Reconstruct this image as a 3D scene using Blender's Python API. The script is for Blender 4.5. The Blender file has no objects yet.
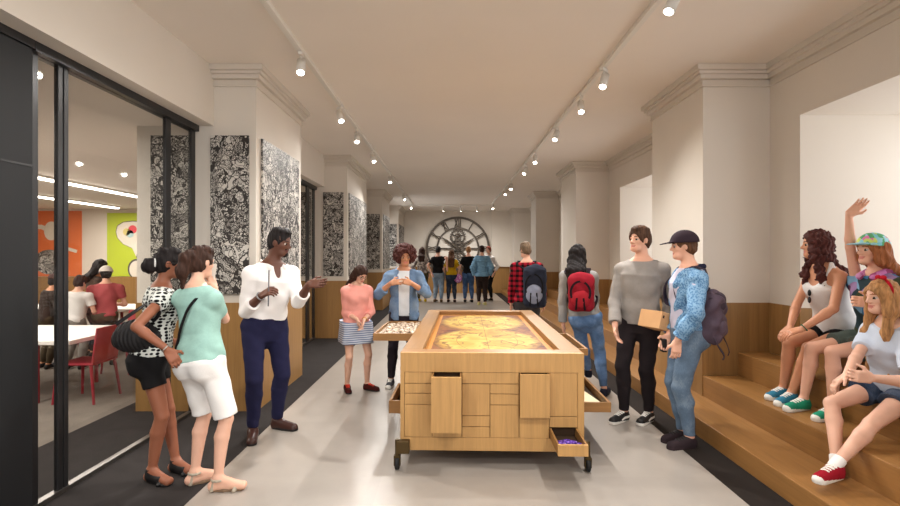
import bpy, bmesh, math, random
import numpy as np
from mathutils import Vector, Matrix
random.seed(7)
C = bpy.context.scene.collection
F_PX, CX, HY, EYE = 500.0, 450.0, 256.0, 1.55

def P(px, py, d):
    return np.array([(px - CX) * d / F_PX, d, EYE - (py - HY) * d / F_PX])
def PX(p):
    return np.array([CX + F_PX * p[0] / p[1], HY + F_PX * (EYE - p[2]) / p[1]])
def lin(r, g=None, b=None):
    if g is None: r, g, b = r
    f = lambda c: (c / 255 / 12.92) if c / 255 <= 0.04045 else ((c / 255 + 0.055) / 1.055) ** 2.4
    return (f(r), f(g), f(b), 1.0)

# ------------------------------------------------------------ materials
class NT:
    def __init__(s, name):
        s.m = bpy.data.materials.new(name); s.m.use_nodes = True
        s.t = s.m.node_tree; s.t.nodes.clear()
        s.out = s.n('ShaderNodeOutputMaterial'); s.b = s.n('ShaderNodeBsdfPrincipled')
        s.t.links.new(s.b.outputs[0], s.out.inputs[0])
    def n(s, typ, **kw):
        n = s.t.nodes.new(typ)
        for k, v in kw.items(): setattr(n, k, v)
        return n
    def set(s, node, sock, val):
        if hasattr(val, 'is_linked') or isinstance(val, bpy.types.NodeSocket): s.t.links.new(val, node.inputs[sock])
        else: node.inputs[sock].default_value = val
    def obj(s, scale=(1, 1, 1), loc=(0, 0, 0), rot=(0, 0, 0)):
        tc = s.n('ShaderNodeTexCoord'); mp = s.n('ShaderNodeMapping')
        mp.inputs['Scale'].default_value = scale; mp.inputs['Location'].default_value = loc; mp.inputs['Rotation'].default_value = rot
        s.t.links.new(tc.outputs['Object'], mp.inputs[0]); return mp.outputs[0]
    def noise(s, vec, scale, detail=3, rough=.5, dist=0):
        n = s.n('ShaderNodeTexNoise'); s.t.links.new(vec, n.inputs['Vector'])
        n.inputs['Scale'].default_value = scale; n.inputs['Detail'].default_value = detail
        n.inputs['Roughness'].default_value = rough; n.inputs['Distortion'].default_value = dist
        return n.outputs['Fac'], n.outputs['Color']
    def vor(s, vec, scale, feature='F1', out='Distance', rnd=1):
        n = s.n('ShaderNodeTexVoronoi', feature=feature); s.t.links.new(vec, n.inputs['Vector'])
        n.inputs['Scale'].default_value = scale; n.inputs['Randomness'].default_value = rnd
        return n.outputs[out]
    def math(s, op, a, b=0.0, c=0.0):
        n = s.n('ShaderNodeMath', operation=op)
        for i, v in enumerate((a, b, c)): s.set(n, i, v)
        return n.outputs[0]
    def ramp(s, fac, stops, interp='LINEAR'):
        n = s.n('ShaderNodeValToRGB'); n.color_ramp.interpolation = interp
        e = n.color_ramp.elements
        while len(e) < len(stops): e.new(0.5)
        for i, (p, c) in enumerate(stops): e[i].position = p; e[i].color = c
        s.t.links.new(fac, n.inputs[0]); return n.outputs[0]
    def mix(s, fac, a, b, mode='MIX'):
        n = s.n('ShaderNodeMix', data_type='RGBA', blend_type=mode)
        s.set(n, 0, fac); s.set(n, 6, a); s.set(n, 7, b); return n.outputs[2]
    def sep(s, vec):
        n = s.n('ShaderNodeSeparateXYZ'); s.t.links.new(vec, n.inputs[0]); return n.outputs
    def comb(s, x, y, z):
        n = s.n('ShaderNodeCombineXYZ')
        for i, v in enumerate((x, y, z)): s.set(n, i, v)
        return n.outputs[0]
    def col(s, v): s.set(s.b, 'Base Color', v)
    def bump(s, h, strength=.3, dist=.01):
        n = s.n('ShaderNodeBump'); n.inputs['Strength'].default_value = strength; n.inputs['Distance'].default_value = dist
        s.t.links.new(h, n.inputs['Height']); s.t.links.new(n.outputs[0], s.b.inputs['Normal'])
    def done(s, rough=.6, metal=0, spec=.4):
        if not s.b.inputs['Roughness'].is_linked: s.b.inputs['Roughness'].default_value = rough
        s.b.inputs['Metallic'].default_value = metal; s.b.inputs['Specular IOR Level'].default_value = spec
        return s.m

def k4(c, f): return (c[0] * f, c[1] * f, c[2] * f, 1)
def paint(name, rgb, rough=.7, var=.04, scale=3, metal=0, spec=.3):
    t = NT(name); c = lin(rgb); v = t.obj()
    f, _ = t.noise(v, scale, 4)
    t.col(t.ramp(f, [(.3, k4(c, 1 - var)), (.7, k4(c, 1 + var))])); return t.done(rough, metal, spec)
def cloth(name, rgb, var=.15, scale=9, fine=180, rough=.9, bump=.25):
    t = NT(name); c = lin(rgb); v = t.obj()
    f, _ = t.noise(v, scale, 4, .6); g, _ = t.noise(v, fine, 2)
    s = t.math('ADD', t.math('MULTIPLY', f, .7), t.math('MULTIPLY', g, .3))
    t.col(t.ramp(s, [(.3, k4(c, 1 - var)), (.7, k4(c, 1 + var))])); t.bump(g, bump, .003)
    return t.done(rough, 0, .15)
def wood(name, rgb, axis='z', dark=.72, scale=1.0, rough=.45, plank=0.0):
    # fine oak grain stretched along one axis
    t = NT(name); c = lin(rgb)
    st = {'x': (.6, 14, 14), 'y': (14, .6, 14), 'z': (14, 14, .6)}[axis]
    v = t.obj(tuple(a * scale for a in st)); w = t.obj()
    f, _ = t.noise(v, 2.2, 6, .62, .5); g, _ = t.noise(v, 9, 3, .6); b, _ = t.noise(w, 1.4, 2)
    s = t.math('ADD', t.math('ADD', t.math('MULTIPLY', f, .6), t.math('MULTIPLY', g, .25)), t.math('MULTIPLY', b, .15))
    colr = t.ramp(s, [(.3, k4(c, dark)), (.5, c), (.68, k4(c, 1.18))])
    if plank:
        x, y, z = t.sep(w); h = {'x': y, 'y': x, 'z': t.math('ADD', x, y)}[axis]
        fr = t.math('FLOOR', t.math('DIVIDE', h, plank))
        wn = t.n('ShaderNodeTexWhiteNoise', noise_dimensions='1D'); t.t.links.new(fr, wn.inputs['W'])
        colr = t.mix(1.0, colr, t.ramp(wn.outputs['Value'], [(0, (.86, .86, .86, 1)), (1, (1.06, 1.06, 1.06, 1))]), 'MULTIPLY')
    t.col(colr); t.bump(g, .08, .003); return t.done(rough, 0, .35)
def emit(name, rgb, s):
    t = NT(name); t.b.inputs['Emission Color'].default_value = lin(rgb); t.b.inputs['Emission Strength'].default_value = s
    t.col(lin(rgb)); return t.done(.5)
def skin(name, rgb):
    t = NT(name); c = lin(rgb); v = t.obj(); f, _ = t.noise(v, 7, 3); g, _ = t.noise(v, 90, 2)
    t.col(t.ramp(f, [(.3, (c[0] * .93, c[1] * .9, c[2] * .9, 1)), (.7, (c[0] * 1.05, c[1] * 1.04, c[2] * 1.03, 1))]))
    t.b.inputs['Subsurface Weight'].default_value = .08; t.b.inputs['Subsurface Radius'].default_value = (.02, .008, .005)
    t.bump(g, .05, .002); return t.done(.5, 0, .35)
def hairmat(name, rgb, var=.45):
    t = NT(name); c = lin(rgb); v = t.obj((60, 60, 9)); f, _ = t.noise(v, 1.0, 4, .6, .6)
    t.col(t.ramp(f, [(.3, k4(c, 1 - var)), (.7, k4(c, 1 + var))])); t.bump(f, .5, .006); return t.done(.65, 0, .18)
def metal(name, rgb, rough=.35): return paint(name, rgb, rough, .05, 6, .85, .5)

def denim(name, rgb, fade=.35):
    t = NT(name); c = lin(rgb); v = t.obj(); f, _ = t.noise(v, 6, 4, .6); g, _ = t.noise(t.obj((1, 1, .25)), 240, 2)
    s = t.math('ADD', t.math('MULTIPLY', f, .75), t.math('MULTIPLY', g, .25))
    t.col(t.ramp(s, [(.32, k4(c, 1 - fade)), (.5, c), (.7, (min(1, c[0] * 1.5 + .06), min(1, c[1] * 1.45 + .05), min(1, c[2] * 1.3 + .04), 1))]))
    t.bump(g, .2, .003); return t.done(.9, 0, .15)
def plaid(name):
    t = NT(name); x, y, z = t.sep(t.obj()); red = lin(176, 32, 52); blk = lin(22, 14, 20)
    sx = t.math('LESS_THAN', t.math('FRACT', t.math('MULTIPLY', t.math('ADD', x, t.math('MULTIPLY', y, .4)), 13)), .48)
    sz = t.math('LESS_THAN', t.math('FRACT', t.math('MULTIPLY', z, 13)), .48)
    s = t.math('MULTIPLY', t.math('ADD', sx, sz), .5)
    t.col(t.ramp(s, [(0, red), (.3, k4(red, .42)), (.8, blk)], 'CONSTANT')); return t.done(.9, 0, .15)
def polka(name):
    t = NT(name); v = t.obj((1, .6, 1)); d = t.vor(v, 44, rnd=.35)
    x, y, z = t.sep(t.obj())
    t.col(t.ramp(d, [(0, lin(14, 14, 16)), (.44, lin(14, 14, 16)), (.47, lin(214, 216, 210))], 'LINEAR')); return t.done(.85, 0, .15)
def stripes(name, a, b, per=.034, duty=.35):
    t = NT(name); x, y, z = t.sep(t.obj())
    s = t.math('LESS_THAN', t.math('FRACT', t.math('DIVIDE', z, per)), duty)
    t.col(t.mix(s, lin(a), lin(b))); return t.done(.9, 0, .15)
def patches(name, cols, scale=16, rough=.8, dist=.6):
    t = NT(name); v = t.obj(); _, c2 = t.noise(v, 5, 2)
    vv = t.n('ShaderNodeMix', data_type='RGBA'); t.set(vv, 0, dist * .15); t.set(vv, 6, v); t.set(vv, 7, c2)
    cc = t.vor(vv.outputs[2], scale, out='Color'); r, _, _ = t.sep(cc)
    n = len(cols); t.col(t.ramp(r, [(i / n, lin(c)) for i, c in enumerate(cols)], 'CONSTANT')); return t.done(rough, 0, .2)
def artwork(name, seed):
    # dense black ink line drawing on white: nested cells, hatching and dark figures
    t = NT(name); v = t.obj((1, 1, 1), (seed * 3.1, seed * 1.7, seed * 2.3))
    _, nc = t.noise(v, 4, 3)
    def warp(vec, a):
        m = t.n('ShaderNodeMix', data_type='RGBA'); t.set(m, 0, a); t.set(m, 6, vec); t.set(m, 7, nc); return m.outputs[2]
    w = warp(v, .3)
    e1 = t.vor(w, 9, 'DISTANCE_TO_EDGE'); e2 = t.vor(w, 24, 'DISTANCE_TO_EDGE'); e3 = t.vor(warp(v, .12), 60, 'DISTANCE_TO_EDGE')
    l1 = t.math('LESS_THAN', e1, .035); l2 = t.math('LESS_THAN', e2, .05); l3 = t.math('LESS_THAN', e3, .07)
    cell = t.vor(w, 9, out='Color'); r, g, b = t.sep(cell)
    cell2 = t.vor(w, 24, out='Color'); r2, g2, b2 = t.sep(cell2)
    hat = t.n('ShaderNodeTexWave', wave_type='BANDS'); t.t.links.new(w, hat.inputs[0]); hat.inputs['Scale'].default_value = 26; hat.inputs['Distortion'].default_value = 5
    hm = t.math('MULTIPLY', t.math('LESS_THAN', hat.outputs['Fac'], .33), t.math('GREATER_THAN', g, .6))
    dk = t.math('MULTIPLY', t.math('GREATER_THAN', r2, .93), t.math('GREATER_THAN', b, .25))
    dk2 = t.math('GREATER_THAN', r, .94)
    fine = t.math('MULTIPLY', l3, t.math('GREATER_THAN', g2, .35))
    ink = l1
    for q in (l2, hm, dk, fine): ink = t.math('MAXIMUM', ink, q)
    ink = t.math('MAXIMUM', ink, t.math('MULTIPLY', dk2, t.math('GREATER_THAN', e3, .16)))
    t.col(t.mix(ink, lin(206, 201, 193), lin(52, 48, 46))); return t.done(.55, 0, .3)
def floormat():
    t = NT('floor_stone'); v = t.obj(); x, y, z = t.sep(v)
    ix = t.math('FLOOR', t.math('DIVIDE', t.math('ADD', x, 1.65), .585)); iy = t.math('FLOOR', t.math('DIVIDE', y, 1.17))
    wn = t.n('ShaderNodeTexWhiteNoise', noise_dimensions='2D'); t.t.links.new(t.comb(ix, iy, 0.0), wn.inputs['Vector'])
    f, _ = t.noise(v, 2.5, 5, .6); c = lin(157, 149, 141)
    base = t.ramp(f, [(.3, k4(c, .93)), (.7, k4(c, 1.06))])
    t.col(t.mix(1.0, base, t.ramp(wn.outputs['Value'], [(0, (.93, .93, .93, 1)), (1, (1.03, 1.03, 1.03, 1))]), 'MULTIPLY'))
    return t.done(.3, 0, .45)
def mapmat(W, L):
    # antique double hemisphere chart; object space is table space, centred on the sheet
    t = NT('antique_map'); v = t.obj(); x, y, z = t.sep(v)
    _, nc = t.noise(v, 3, 3); f1, _ = t.noise(v, 5, 6, .65, .6); f2, _ = t.noise(v, 22, 3, .6); f3, _ = t.noise(v, 2.6, 4, .55, .3)
    def hemi(cy):
        dx = t.math('DIVIDE', x, .50); dy = t.math('DIVIDE', t.math('SUBTRACT', y, cy), .72)
        return t.math('SQRT', t.math('ADD', t.math('MULTIPLY', dx, dx), t.math('MULTIPLY', dy, dy))), dx, dy
    a, ax, ay = hemi(-.62); b, bx, by = hemi(.62); r = t.math('MINIMUM', a, b)
    ground = t.ramp(f1, [(.30, lin(52, 28, 14)), (.45, lin(94, 44, 22)), (.55, lin(128, 78, 30)), (.68, lin(76, 52, 30))])
    ground = t.mix(t.math('GREATER_THAN', f2, .62), ground, lin(110, 60, 26))
    sea = t.ramp(f3, [(.36, lin(164, 128, 48)), (.47, lin(184, 154, 74)), (.50, lin(116, 80, 32)), (.53, lin(170, 136, 54)), (.7, lin(140, 98, 38))])
    inside = t.math('LESS_THAN', r, .93); ring = t.math('LESS_THAN', t.math('ABSOLUTE', t.math('SUBTRACT', r, .96)), .012)
    soft = t.n('ShaderNodeMapRange'); t.set(soft, 0, t.math('ADD', r, t.math('MULTIPLY', t.math('SUBTRACT', f2, .5), .25))); soft.inputs[1].default_value = .80; soft.inputs[2].default_value = .97; soft.inputs[3].default_value = 1; soft.inputs[4].default_value = 0
    colr = t.mix(soft.outputs[0], ground, sea)
    lines = ring
    for k in range(-3, 4):       # meridians of both discs
        for (q, dx, dy) in ((a, ax, ay), (b, bx, by)):
            if k % 2 == 0:
                m = t.math('ABSOLUTE', t.math('SUBTRACT', dx, t.math('MULTIPLY', t.math('SUBTRACT', 1.0, t.math('MULTIPLY', dy, dy)), k * .27)))
                lines = t.math('MAXIMUM', lines, t.math('MULTIPLY', t.math('LESS_THAN', m, .006), t.math('LESS_THAN', q, .93)))
    for (cx, cy, rr) in ((.22, -.72, .10), (-.3, -.78, .09), (.2, .75, .12), (-.05, .1, .5)):
        q = t.math('SQRT', t.math('ADD', t.math('POWER', t.math('SUBTRACT', x, cx), 2.0), t.math('POWER', t.math('SUBTRACT', y, cy), 2.0)))
        lines = t.math('MAXIMUM', lines, t.math('LESS_THAN', t.math('ABSOLUTE', t.math('SUBTRACT', q, rr)), .006))
    colr = t.mix(t.math('MULTIPLY', lines, .7), colr, lin(88, 58, 20))
    edge = t.math('MAXIMUM', t.math('GREATER_THAN', t.math('ABSOLUTE', x), W / 2 - .05), t.math('GREATER_THAN', t.math('ABSOLUTE', y), L / 2 - .05))
    colr = t.mix(edge, colr, lin(170, 112, 42))
    t.col(colr); return t.done(.6, 0, .2)

# ------------------------------------------------------------ plain mesh helpers
def bx(bm, x0, x1, y0, y1, z0, z1, bev=0.0, M=None):
    r = bmesh.ops.create_cube(bm, size=1)['verts']
    for v in r:
        v.co = Vector(((x0 + x1) / 2 + v.co.x * (x1 - x0), (y0 + y1) / 2 + v.co.y * (y1 - y0), (z0 + z1) / 2 + v.co.z * (z1 - z0)))
    if bev:
        e = {e for v in r for e in v.link_edges}
        o = bmesh.ops.bevel(bm, geom=list(e), offset=bev, segments=2, affect='EDGES', profile=.5)
        r = list({v for f in o['faces'] for v in f.verts} | {v for v in r if v.is_valid})
    if M is not None: bmesh.ops.transform(bm, matrix=M, verts=[v for v in r if v.is_valid])
    return bm
def tube(bm, pts, r, n=10, cap=True):
    pts = [Vector(p) for p in pts]; rs = r if isinstance(r, (list, tuple)) else [r] * len(pts)
    rings = []
    ref = Vector((0.31, .2, .93)).normalized()
    for i, p in enumerate(pts):
        t = (pts[min(i + 1, len(pts) - 1)] - pts[max(i - 1, 0)]).normalized()
        u = t.cross(ref)
        if u.length < 1e-3: u = t.cross(Vector((1, 0, 0)))
        u.normalize(); w = t.cross(u)
        rings.append([bm.verts.new(p + rs[i] * (u * math.cos(2 * math.pi * k / n) + w * math.sin(2 * math.pi * k / n))) for k in range(n)])
    for a, b in zip(rings, rings[1:]):
        for k in range(n): bm.faces.new((a[k], a[(k + 1) % n], b[(k + 1) % n], b[k]))
    if cap: bm.faces.new(rings[0][::-1]); bm.faces.new(rings[-1])
    return bm
def torus(bm, c, ax, R, r, n=64, m=8, sq=None):
    """ring round axis ax; sq=(half radial width, half depth) gives a flat bar section"""
    c = Vector(c); ax = Vector(ax).normalized(); u = ax.cross(Vector((0, 0, 1)))
    if u.length < 1e-3: u = Vector((1, 0, 0))
    u.normalize(); w = ax.cross(u); rings = []
    for i in range(n):
        a = 2 * math.pi * i / n; e = u * math.cos(a) + w * math.sin(a)
        if sq: sec = [(-sq[0], -sq[1]), (sq[0], -sq[1]), (sq[0], sq[1]), (-sq[0], sq[1])]
        else: sec = [(r * math.cos(2 * math.pi * k / m), r * math.sin(2 * math.pi * k / m)) for k in range(m)]
        rings.append([bm.verts.new(c + e * (R + s) + ax * q) for s, q in sec])
    for i in range(n):
        a, b = rings[i], rings[(i + 1) % n]; M_ = len(a)
        for k in range(M_): bm.faces.new((a[k], b[k], b[(k + 1) % M_], a[(k + 1) % M_]))
    return bm
def prism(bm, poly, y0, y1, f=lambda a, y, b: (a, y, b)):
    a = [bm.verts.new(f(p[0], y0, p[1])) for p in poly]; b = [bm.verts.new(f(p[0], y1, p[1])) for p in poly]
    n = len(poly); bm.faces.new(a); bm.faces.new(b[::-1])
    for i in range(n): bm.faces.new((a[i], b[i], b[(i + 1) % n], a[(i + 1) % n]))
    return bm
def bmn(): return bmesh.new()
def obj(name, bm, mat, root=None, smooth=False, origin=None):
    bmesh.ops.recalc_face_normals(bm, faces=bm.faces[:])
    if root is not None: bmesh.ops.transform(bm, matrix=root_inv(root), verts=bm.verts[:])
    elif origin is not None: bmesh.ops.translate(bm, vec=-Vector(origin), verts=bm.verts[:])
    me = bpy.data.meshes.new(name); bm.to_mesh(me); bm.free()
    if smooth:
        for p in me.polygons: p.use_smooth = True
    for m in (mat if isinstance(mat, (list, tuple)) else [mat]): me.materials.append(m)
    o = bpy.data.objects.new(name, me); C.objects.link(o)
    if root is not None: o.parent = root
    elif origin is not None: o.location = origin
    return o
def root_mat(r):
    m = Matrix.Translation(r.location) @ Matrix.Rotation(r.rotation_euler[2], 4, 'Z')
    return root_mat(r.parent) @ m if r.parent else m
def root_inv(r): return root_mat(r).inverted()
def tag(o, label, cat, group=None, kind=None):
    o['label'] = label; o['category'] = cat
    if group: o['group'] = group
    if kind: o['kind'] = kind
    return o
def thing(name, label, cat, loc=(0, 0, 0), rz=0, group=None):
    o = bpy.data.objects.new(name, None); C.objects.link(o); o.empty_display_size = .1
    o.location = loc; o.rotation_euler = (0, 0, rz); return tag(o, label, cat, group)
def struct(name, bm, mat, parent=None):
    o = obj(name, bm, mat, parent)
    if parent is None: o['kind'] = 'structure'
    return o
def dup(root, loc, rz, label, group=None):
    r = root.copy(); C.objects.link(r); r.location = loc; r.rotation_euler = (0, 0, rz); r['label'] = label
    if group: r['group'] = group
    for ch in list(root.children):
        c = ch.copy(); C.objects.link(c); c.parent = r
        for g in ch.children:
            e = g.copy(); C.objects.link(e); e.parent = c
    return r

# ------------------------------------------------------------ implicit surfaces
class Pr:
    def __init__(s, fn, lo, hi, k=.02, id=0): s.fn, s.lo, s.hi, s.k, s.id = fn, np.array(lo), np.array(hi), k, id
def nv(v): v = np.asarray(v, float); return v / (np.linalg.norm(v) + 1e-9)
def cone(a, b, ra, rb, k=.02, id=0, fa=False, fb=False):
    a = np.asarray(a, float); b = np.asarray(b, float); ba = b - a; L = np.linalg.norm(ba) + 1e-9; l2 = L * L; m = max(ra, rb)
    def fn(x, y, z):
        t0 = ((x - a[0]) * ba[0] + (y - a[1]) * ba[1] + (z - a[2]) * ba[2]) / l2; t = np.clip(t0, 0, 1)
        d = np.sqrt((x - a[0] - t * ba[0]) ** 2 + (y - a[1] - t * ba[1]) ** 2 + (z - a[2] - t * ba[2]) ** 2) - (ra + (rb - ra) * t)
        if fb: d = np.maximum(d, (t0 - 1) * L)
        if fa: d = np.maximum(d, -t0 * L)
        return d
    return Pr(fn, np.minimum(a, b) - m, np.maximum(a, b) + m, k, id)
def ell(c, r, R=np.eye(3), k=.02, id=0):
    c = np.asarray(c, float); r = np.asarray(r, float); R = np.asarray(R, float)
    def fn(x, y, z):
        X, Y, Z = x - c[0], y - c[1], z - c[2]
        q = [X * R[i][0] + Y * R[i][1] + Z * R[i][2] for i in range(3)]
        k0 = np.sqrt(sum((q[i] / r[i]) ** 2 for i in range(3))); k1 = np.sqrt(sum((q[i] / r[i] ** 2) ** 2 for i in range(3)))
        return k0 * (k0 - 1) / np.maximum(k1, 1e-6)
    e = np.sqrt(sum((R[i] * r[i]) ** 2 for i in range(3)))
    return Pr(fn, c - e, c + e, k, id)
def rbox(c, h, R=np.eye(3), r=.01, k=.01, id=0):
    c = np.asarray(c, float); h = np.asarray(h, float); R = np.asarray(R, float)
    def fn(x, y, z):
        X, Y, Z = x - c[0], y - c[1], z - c[2]
        q = [np.abs(X * R[i][0] + Y * R[i][1] + Z * R[i][2]) - (h[i] - r) for i in range(3)]
        o = np.sqrt(sum(np.maximum(a, 0) ** 2 for a in q)); return o + np.minimum(np.maximum(np.maximum(q[0], q[1]), q[2]), 0) - r
    e = sum(np.abs(R[i]) * h[i] for i in range(3))
    return Pr(fn, c - e, c + e, k, id)
def smin(a, b, k):
    if k <= 0: return np.minimum(a, b)
    h = np.maximum(k - np.abs(a - b), 0) / k; return np.minimum(a, b) - h * h * (k * .25)
EDGES = [((0,0,0),(1,0,0)),((0,1,0),(1,1,0)),((0,0,1),(1,0,1)),((0,1,1),(1,1,1)),((0,0,0),(0,1,0)),((1,0,0),(1,1,0)),((0,0,1),(0,1,1)),((1,0,1),(1,1,1)),((0,0,0),(0,0,1)),((1,0,0),(1,0,1)),((0,1,0),(0,1,1)),((1,1,0),(1,1,1))]
def nets(Fd, org, h):
    S = (Fd < 0)
    n = [s - 1 for s in S.shape]; cnt = np.zeros(n, np.uint8)
    sl = lambda o, L: slice(o, o + L)
    for i in (0, 1):
        for j in (0, 1):
            for k in (0, 1): cnt += S[sl(i, n[0]), sl(j, n[1]), sl(k, n[2])]
    act = (cnt > 0) & (cnt < 8); I = np.argwhere(act)
    idx = np.full(n, -1, np.int32); idx[act] = np.arange(len(I), dtype=np.int32)
    acc = np.zeros((len(I), 3)); w = np.zeros(len(I))
    for a, b in EDGES:
        va = Fd[I[:, 0] + a[0], I[:, 1] + a[1], I[:, 2] + a[2]]; vb = Fd[I[:, 0] + b[0], I[:, 1] + b[1], I[:, 2] + b[2]]
        cr = (va < 0) != (vb < 0); t = np.where(cr, va / np.where(cr, va - vb, 1), 0)
        for ax in range(3): acc[:, ax] += np.where(cr, a[ax] + t * (b[ax] - a[ax]), 0)
        w += cr
    V = (I + acc / w[:, None]) * h + org
    Q = []
    for ax in range(3):
        u, v = (ax + 1) % 3, (ax + 2) % 3
        s0 = [slice(None)] * 3; s1 = [slice(None)] * 3; s0[ax] = slice(0, -1); s1[ax] = slice(1, None)
        A, B = S[tuple(s0)], S[tuple(s1)]; E = np.argwhere(A != B)
        E = E[(E[:, u] > 0) & (E[:, v] > 0) & (E[:, u] < n[u]) & (E[:, v] < n[v])]
        fl = A[E[:, 0], E[:, 1], E[:, 2]]
        def cell(du, dv):
            e = E.copy(); e[:, u] += du; e[:, v] += dv; return idx[e[:, 0], e[:, 1], e[:, 2]]
        q = np.stack([cell(-1, -1), cell(0, -1), cell(0, 0), cell(-1, 0)], 1)
        q[~fl] = q[~fl][:, ::-1]; Q.append(q)
    return V, np.concatenate(Q)
def sdf_obj(name, prims, mats, root=None, res=.006, sub=(), disp=None, bound=None, origin=None):
    """mesh of the smooth union of prims minus sub, with an optional displacement; mats picked by nearest primitive id"""
    lo = np.min([p.lo for p in prims], 0) - 4 * res - .02; hi = np.max([p.hi for p in prims], 0) + 4 * res + .02
    if bound is not None: lo = np.maximum(lo, bound[0]); hi = np.minimum(hi, bound[1])
    n = np.ceil((hi - lo) / res).astype(int) + 1
    ax = [(lo[i] + np.arange(n[i]) * res).astype(np.float32) for i in range(3)]
    Fd = np.full(n, .5, np.float32)
    def rng(p, m):
        a = np.clip(np.floor((p.lo - m - lo) / res).astype(int), 0, n); b = np.clip(np.ceil((p.hi + m - lo) / res).astype(int) + 1, 0, n); return a, b
    for p in prims:
        a, b = rng(p, .03 + p.k)
        if np.any(b <= a): continue
        s = tuple(slice(a[i], b[i]) for i in range(3))
        Fd[s] = smin(Fd[s], p.fn(ax[0][s[0], None, None], ax[1][None, s[1], None], ax[2][None, None, s[2]]).astype(np.float32), p.k)
    if disp is not None: Fd = Fd + disp(ax[0][:, None, None], ax[1][None, :, None], ax[2][None, None, :]).astype(np.float32)
    for p in sub:
        if isinstance(p, tuple):   # half space (point, normal): keep the side the normal does not point to
            c, nn = np.asarray(p[0]), nv(p[1])
            Fd = np.maximum(Fd, ((ax[0] - c[0]) * nn[0])[:, None, None] + ((ax[1] - c[1]) * nn[1])[None, :, None] + ((ax[2] - c[2]) * nn[2])[None, None, :])
        else:
            a, b = rng(p, .03 + p.k); s = tuple(slice(a[i], b[i]) for i in range(3))
            if np.any(b <= a): continue
            Fd[s] = -smin(-Fd[s], p.fn(ax[0][s[0], None, None], ax[1][None, s[1], None], ax[2][None, None, s[2]]).astype(np.float32), p.k)
    V, Q = nets(Fd, lo, res)
    mats = mats if isinstance(mats, (list, tuple)) else [mats]
    mi = None
    if len(mats) > 1:
        cen = V[Q].mean(1); best = np.full(len(cen), 9e9); mi = np.zeros(len(cen), np.int32)
        for p in prims:
            m = np.all((cen > p.lo - .04) & (cen < p.hi + .04), 1)
            if not m.any(): continue
            dd = p.fn(cen[m, 0], cen[m, 1], cen[m, 2]); w = np.where(m)[0]; bt = dd < best[w]
            best[w[bt]] = dd[bt]; mi[w[bt]] = p.id
    return np_mesh(name, V, Q, mats, mi, root, origin)
def np_mesh(name, V, Q, mats, mi=None, root=None, origin=None):
    if root is not None:
        M = np.array(root_inv(root)); V = V @ M[:3, :3].T + M[:3, 3]
    elif origin is not None: V = V - np.array(origin)
    me = bpy.data.meshes.new(name)
    me.vertices.add(len(V)); me.vertices.foreach_set('co', V.astype(np.float32).ravel())
    me.loops.add(len(Q) * 4); me.loops.foreach_set('vertex_index', Q.astype(np.int32).ravel())
    me.polygons.add(len(Q)); me.polygons.foreach_set('loop_start', np.arange(0, len(Q) * 4, 4, dtype=np.int32))
    for m in mats: me.materials.append(m)
    if mi is not None: me.polygons.foreach_set('material_index', mi.astype(np.int32))
    me.polygons.foreach_set('use_smooth', np.ones(len(Q), bool))
    me.update(calc_edges=True); me.validate()
    o = bpy.data.objects.new(name, me); C.objects.link(o)
    if root is not None: o.parent = root
    elif origin is not None: o.location = origin
    return o
def folds(amp, s=1.0, ph=0.0):
    return lambda x, y, z: amp * (.6 * np.sin(s * 34 * z + 2.2 * np.sin(s * 15 * x + ph) + 2 * np.sin(s * 17 * y + 1 + ph)) + .4 * np.sin(s * (27 * x + 33 * y + 19 * z) + 2 * np.sin(s * 23 * z + ph)))
def quilts(amp, per):
    return lambda x, y, z: -amp * np.abs(np.sin(np.pi * z / per)) + 0 * x + 0 * y
# ------------------------------------------------------------ people
KT = np.array([0, .12, .28, .45, .62, .78, .90, 1.0])
KEYS = {  # torso half width, half depth, forward offset (fractions of stature)
    'm': (np.array([.076, .089, .088, .082, .088, .097, .082, .044]), np.array([.052, .066, .064, .060, .066, .070, .056, .040]), np.array([0, -.006, .002, .006, .008, .006, -.002, -.004])),
    'f': (np.array([.080, .094, .088, .071, .076, .085, .070, .037]), np.array([.052, .070, .062, .053, .058, .061, .050, .034]), np.array([0, -.008, .0, .006, .008, .006, -.002, -.004]))}
def fwd_of(yaw): a = math.radians(yaw); return np.array([math.sin(a), -math.cos(a), 0.])
def left_of(yaw): a = math.radians(yaw); return np.array([math.cos(a), math.sin(a), 0.])
def ik(a, t, l1, l2, hint=None, pole=None):
    v = t - a; D = np.linalg.norm(v); u = v / D
    D2 = min(D, (l1 + l2) * .998); t = a + u * D2
    x = (D2 * D2 + l1 * l1 - l2 * l2) / (2 * D2); r = math.sqrt(max(l1 * l1 - x * x, 0))
    p = nv(np.cross(u, [.3, .2, .93])); q = np.cross(u, p); best = None
    for k in range(144):
        an = 2 * math.pi * k / 144; m = a + u * x + r * (p * math.cos(an) + q * math.sin(an)); s = 0
        if hint is not None: s += np.linalg.norm(PX(m) - np.array(hint))
        if pole is not None: s -= (8 if hint is not None else 1) * np.dot(m - a, pole) * 10
        if best is None or s < best[0]: best = (s, m)
    return best[1], t
class Sk: pass
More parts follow.
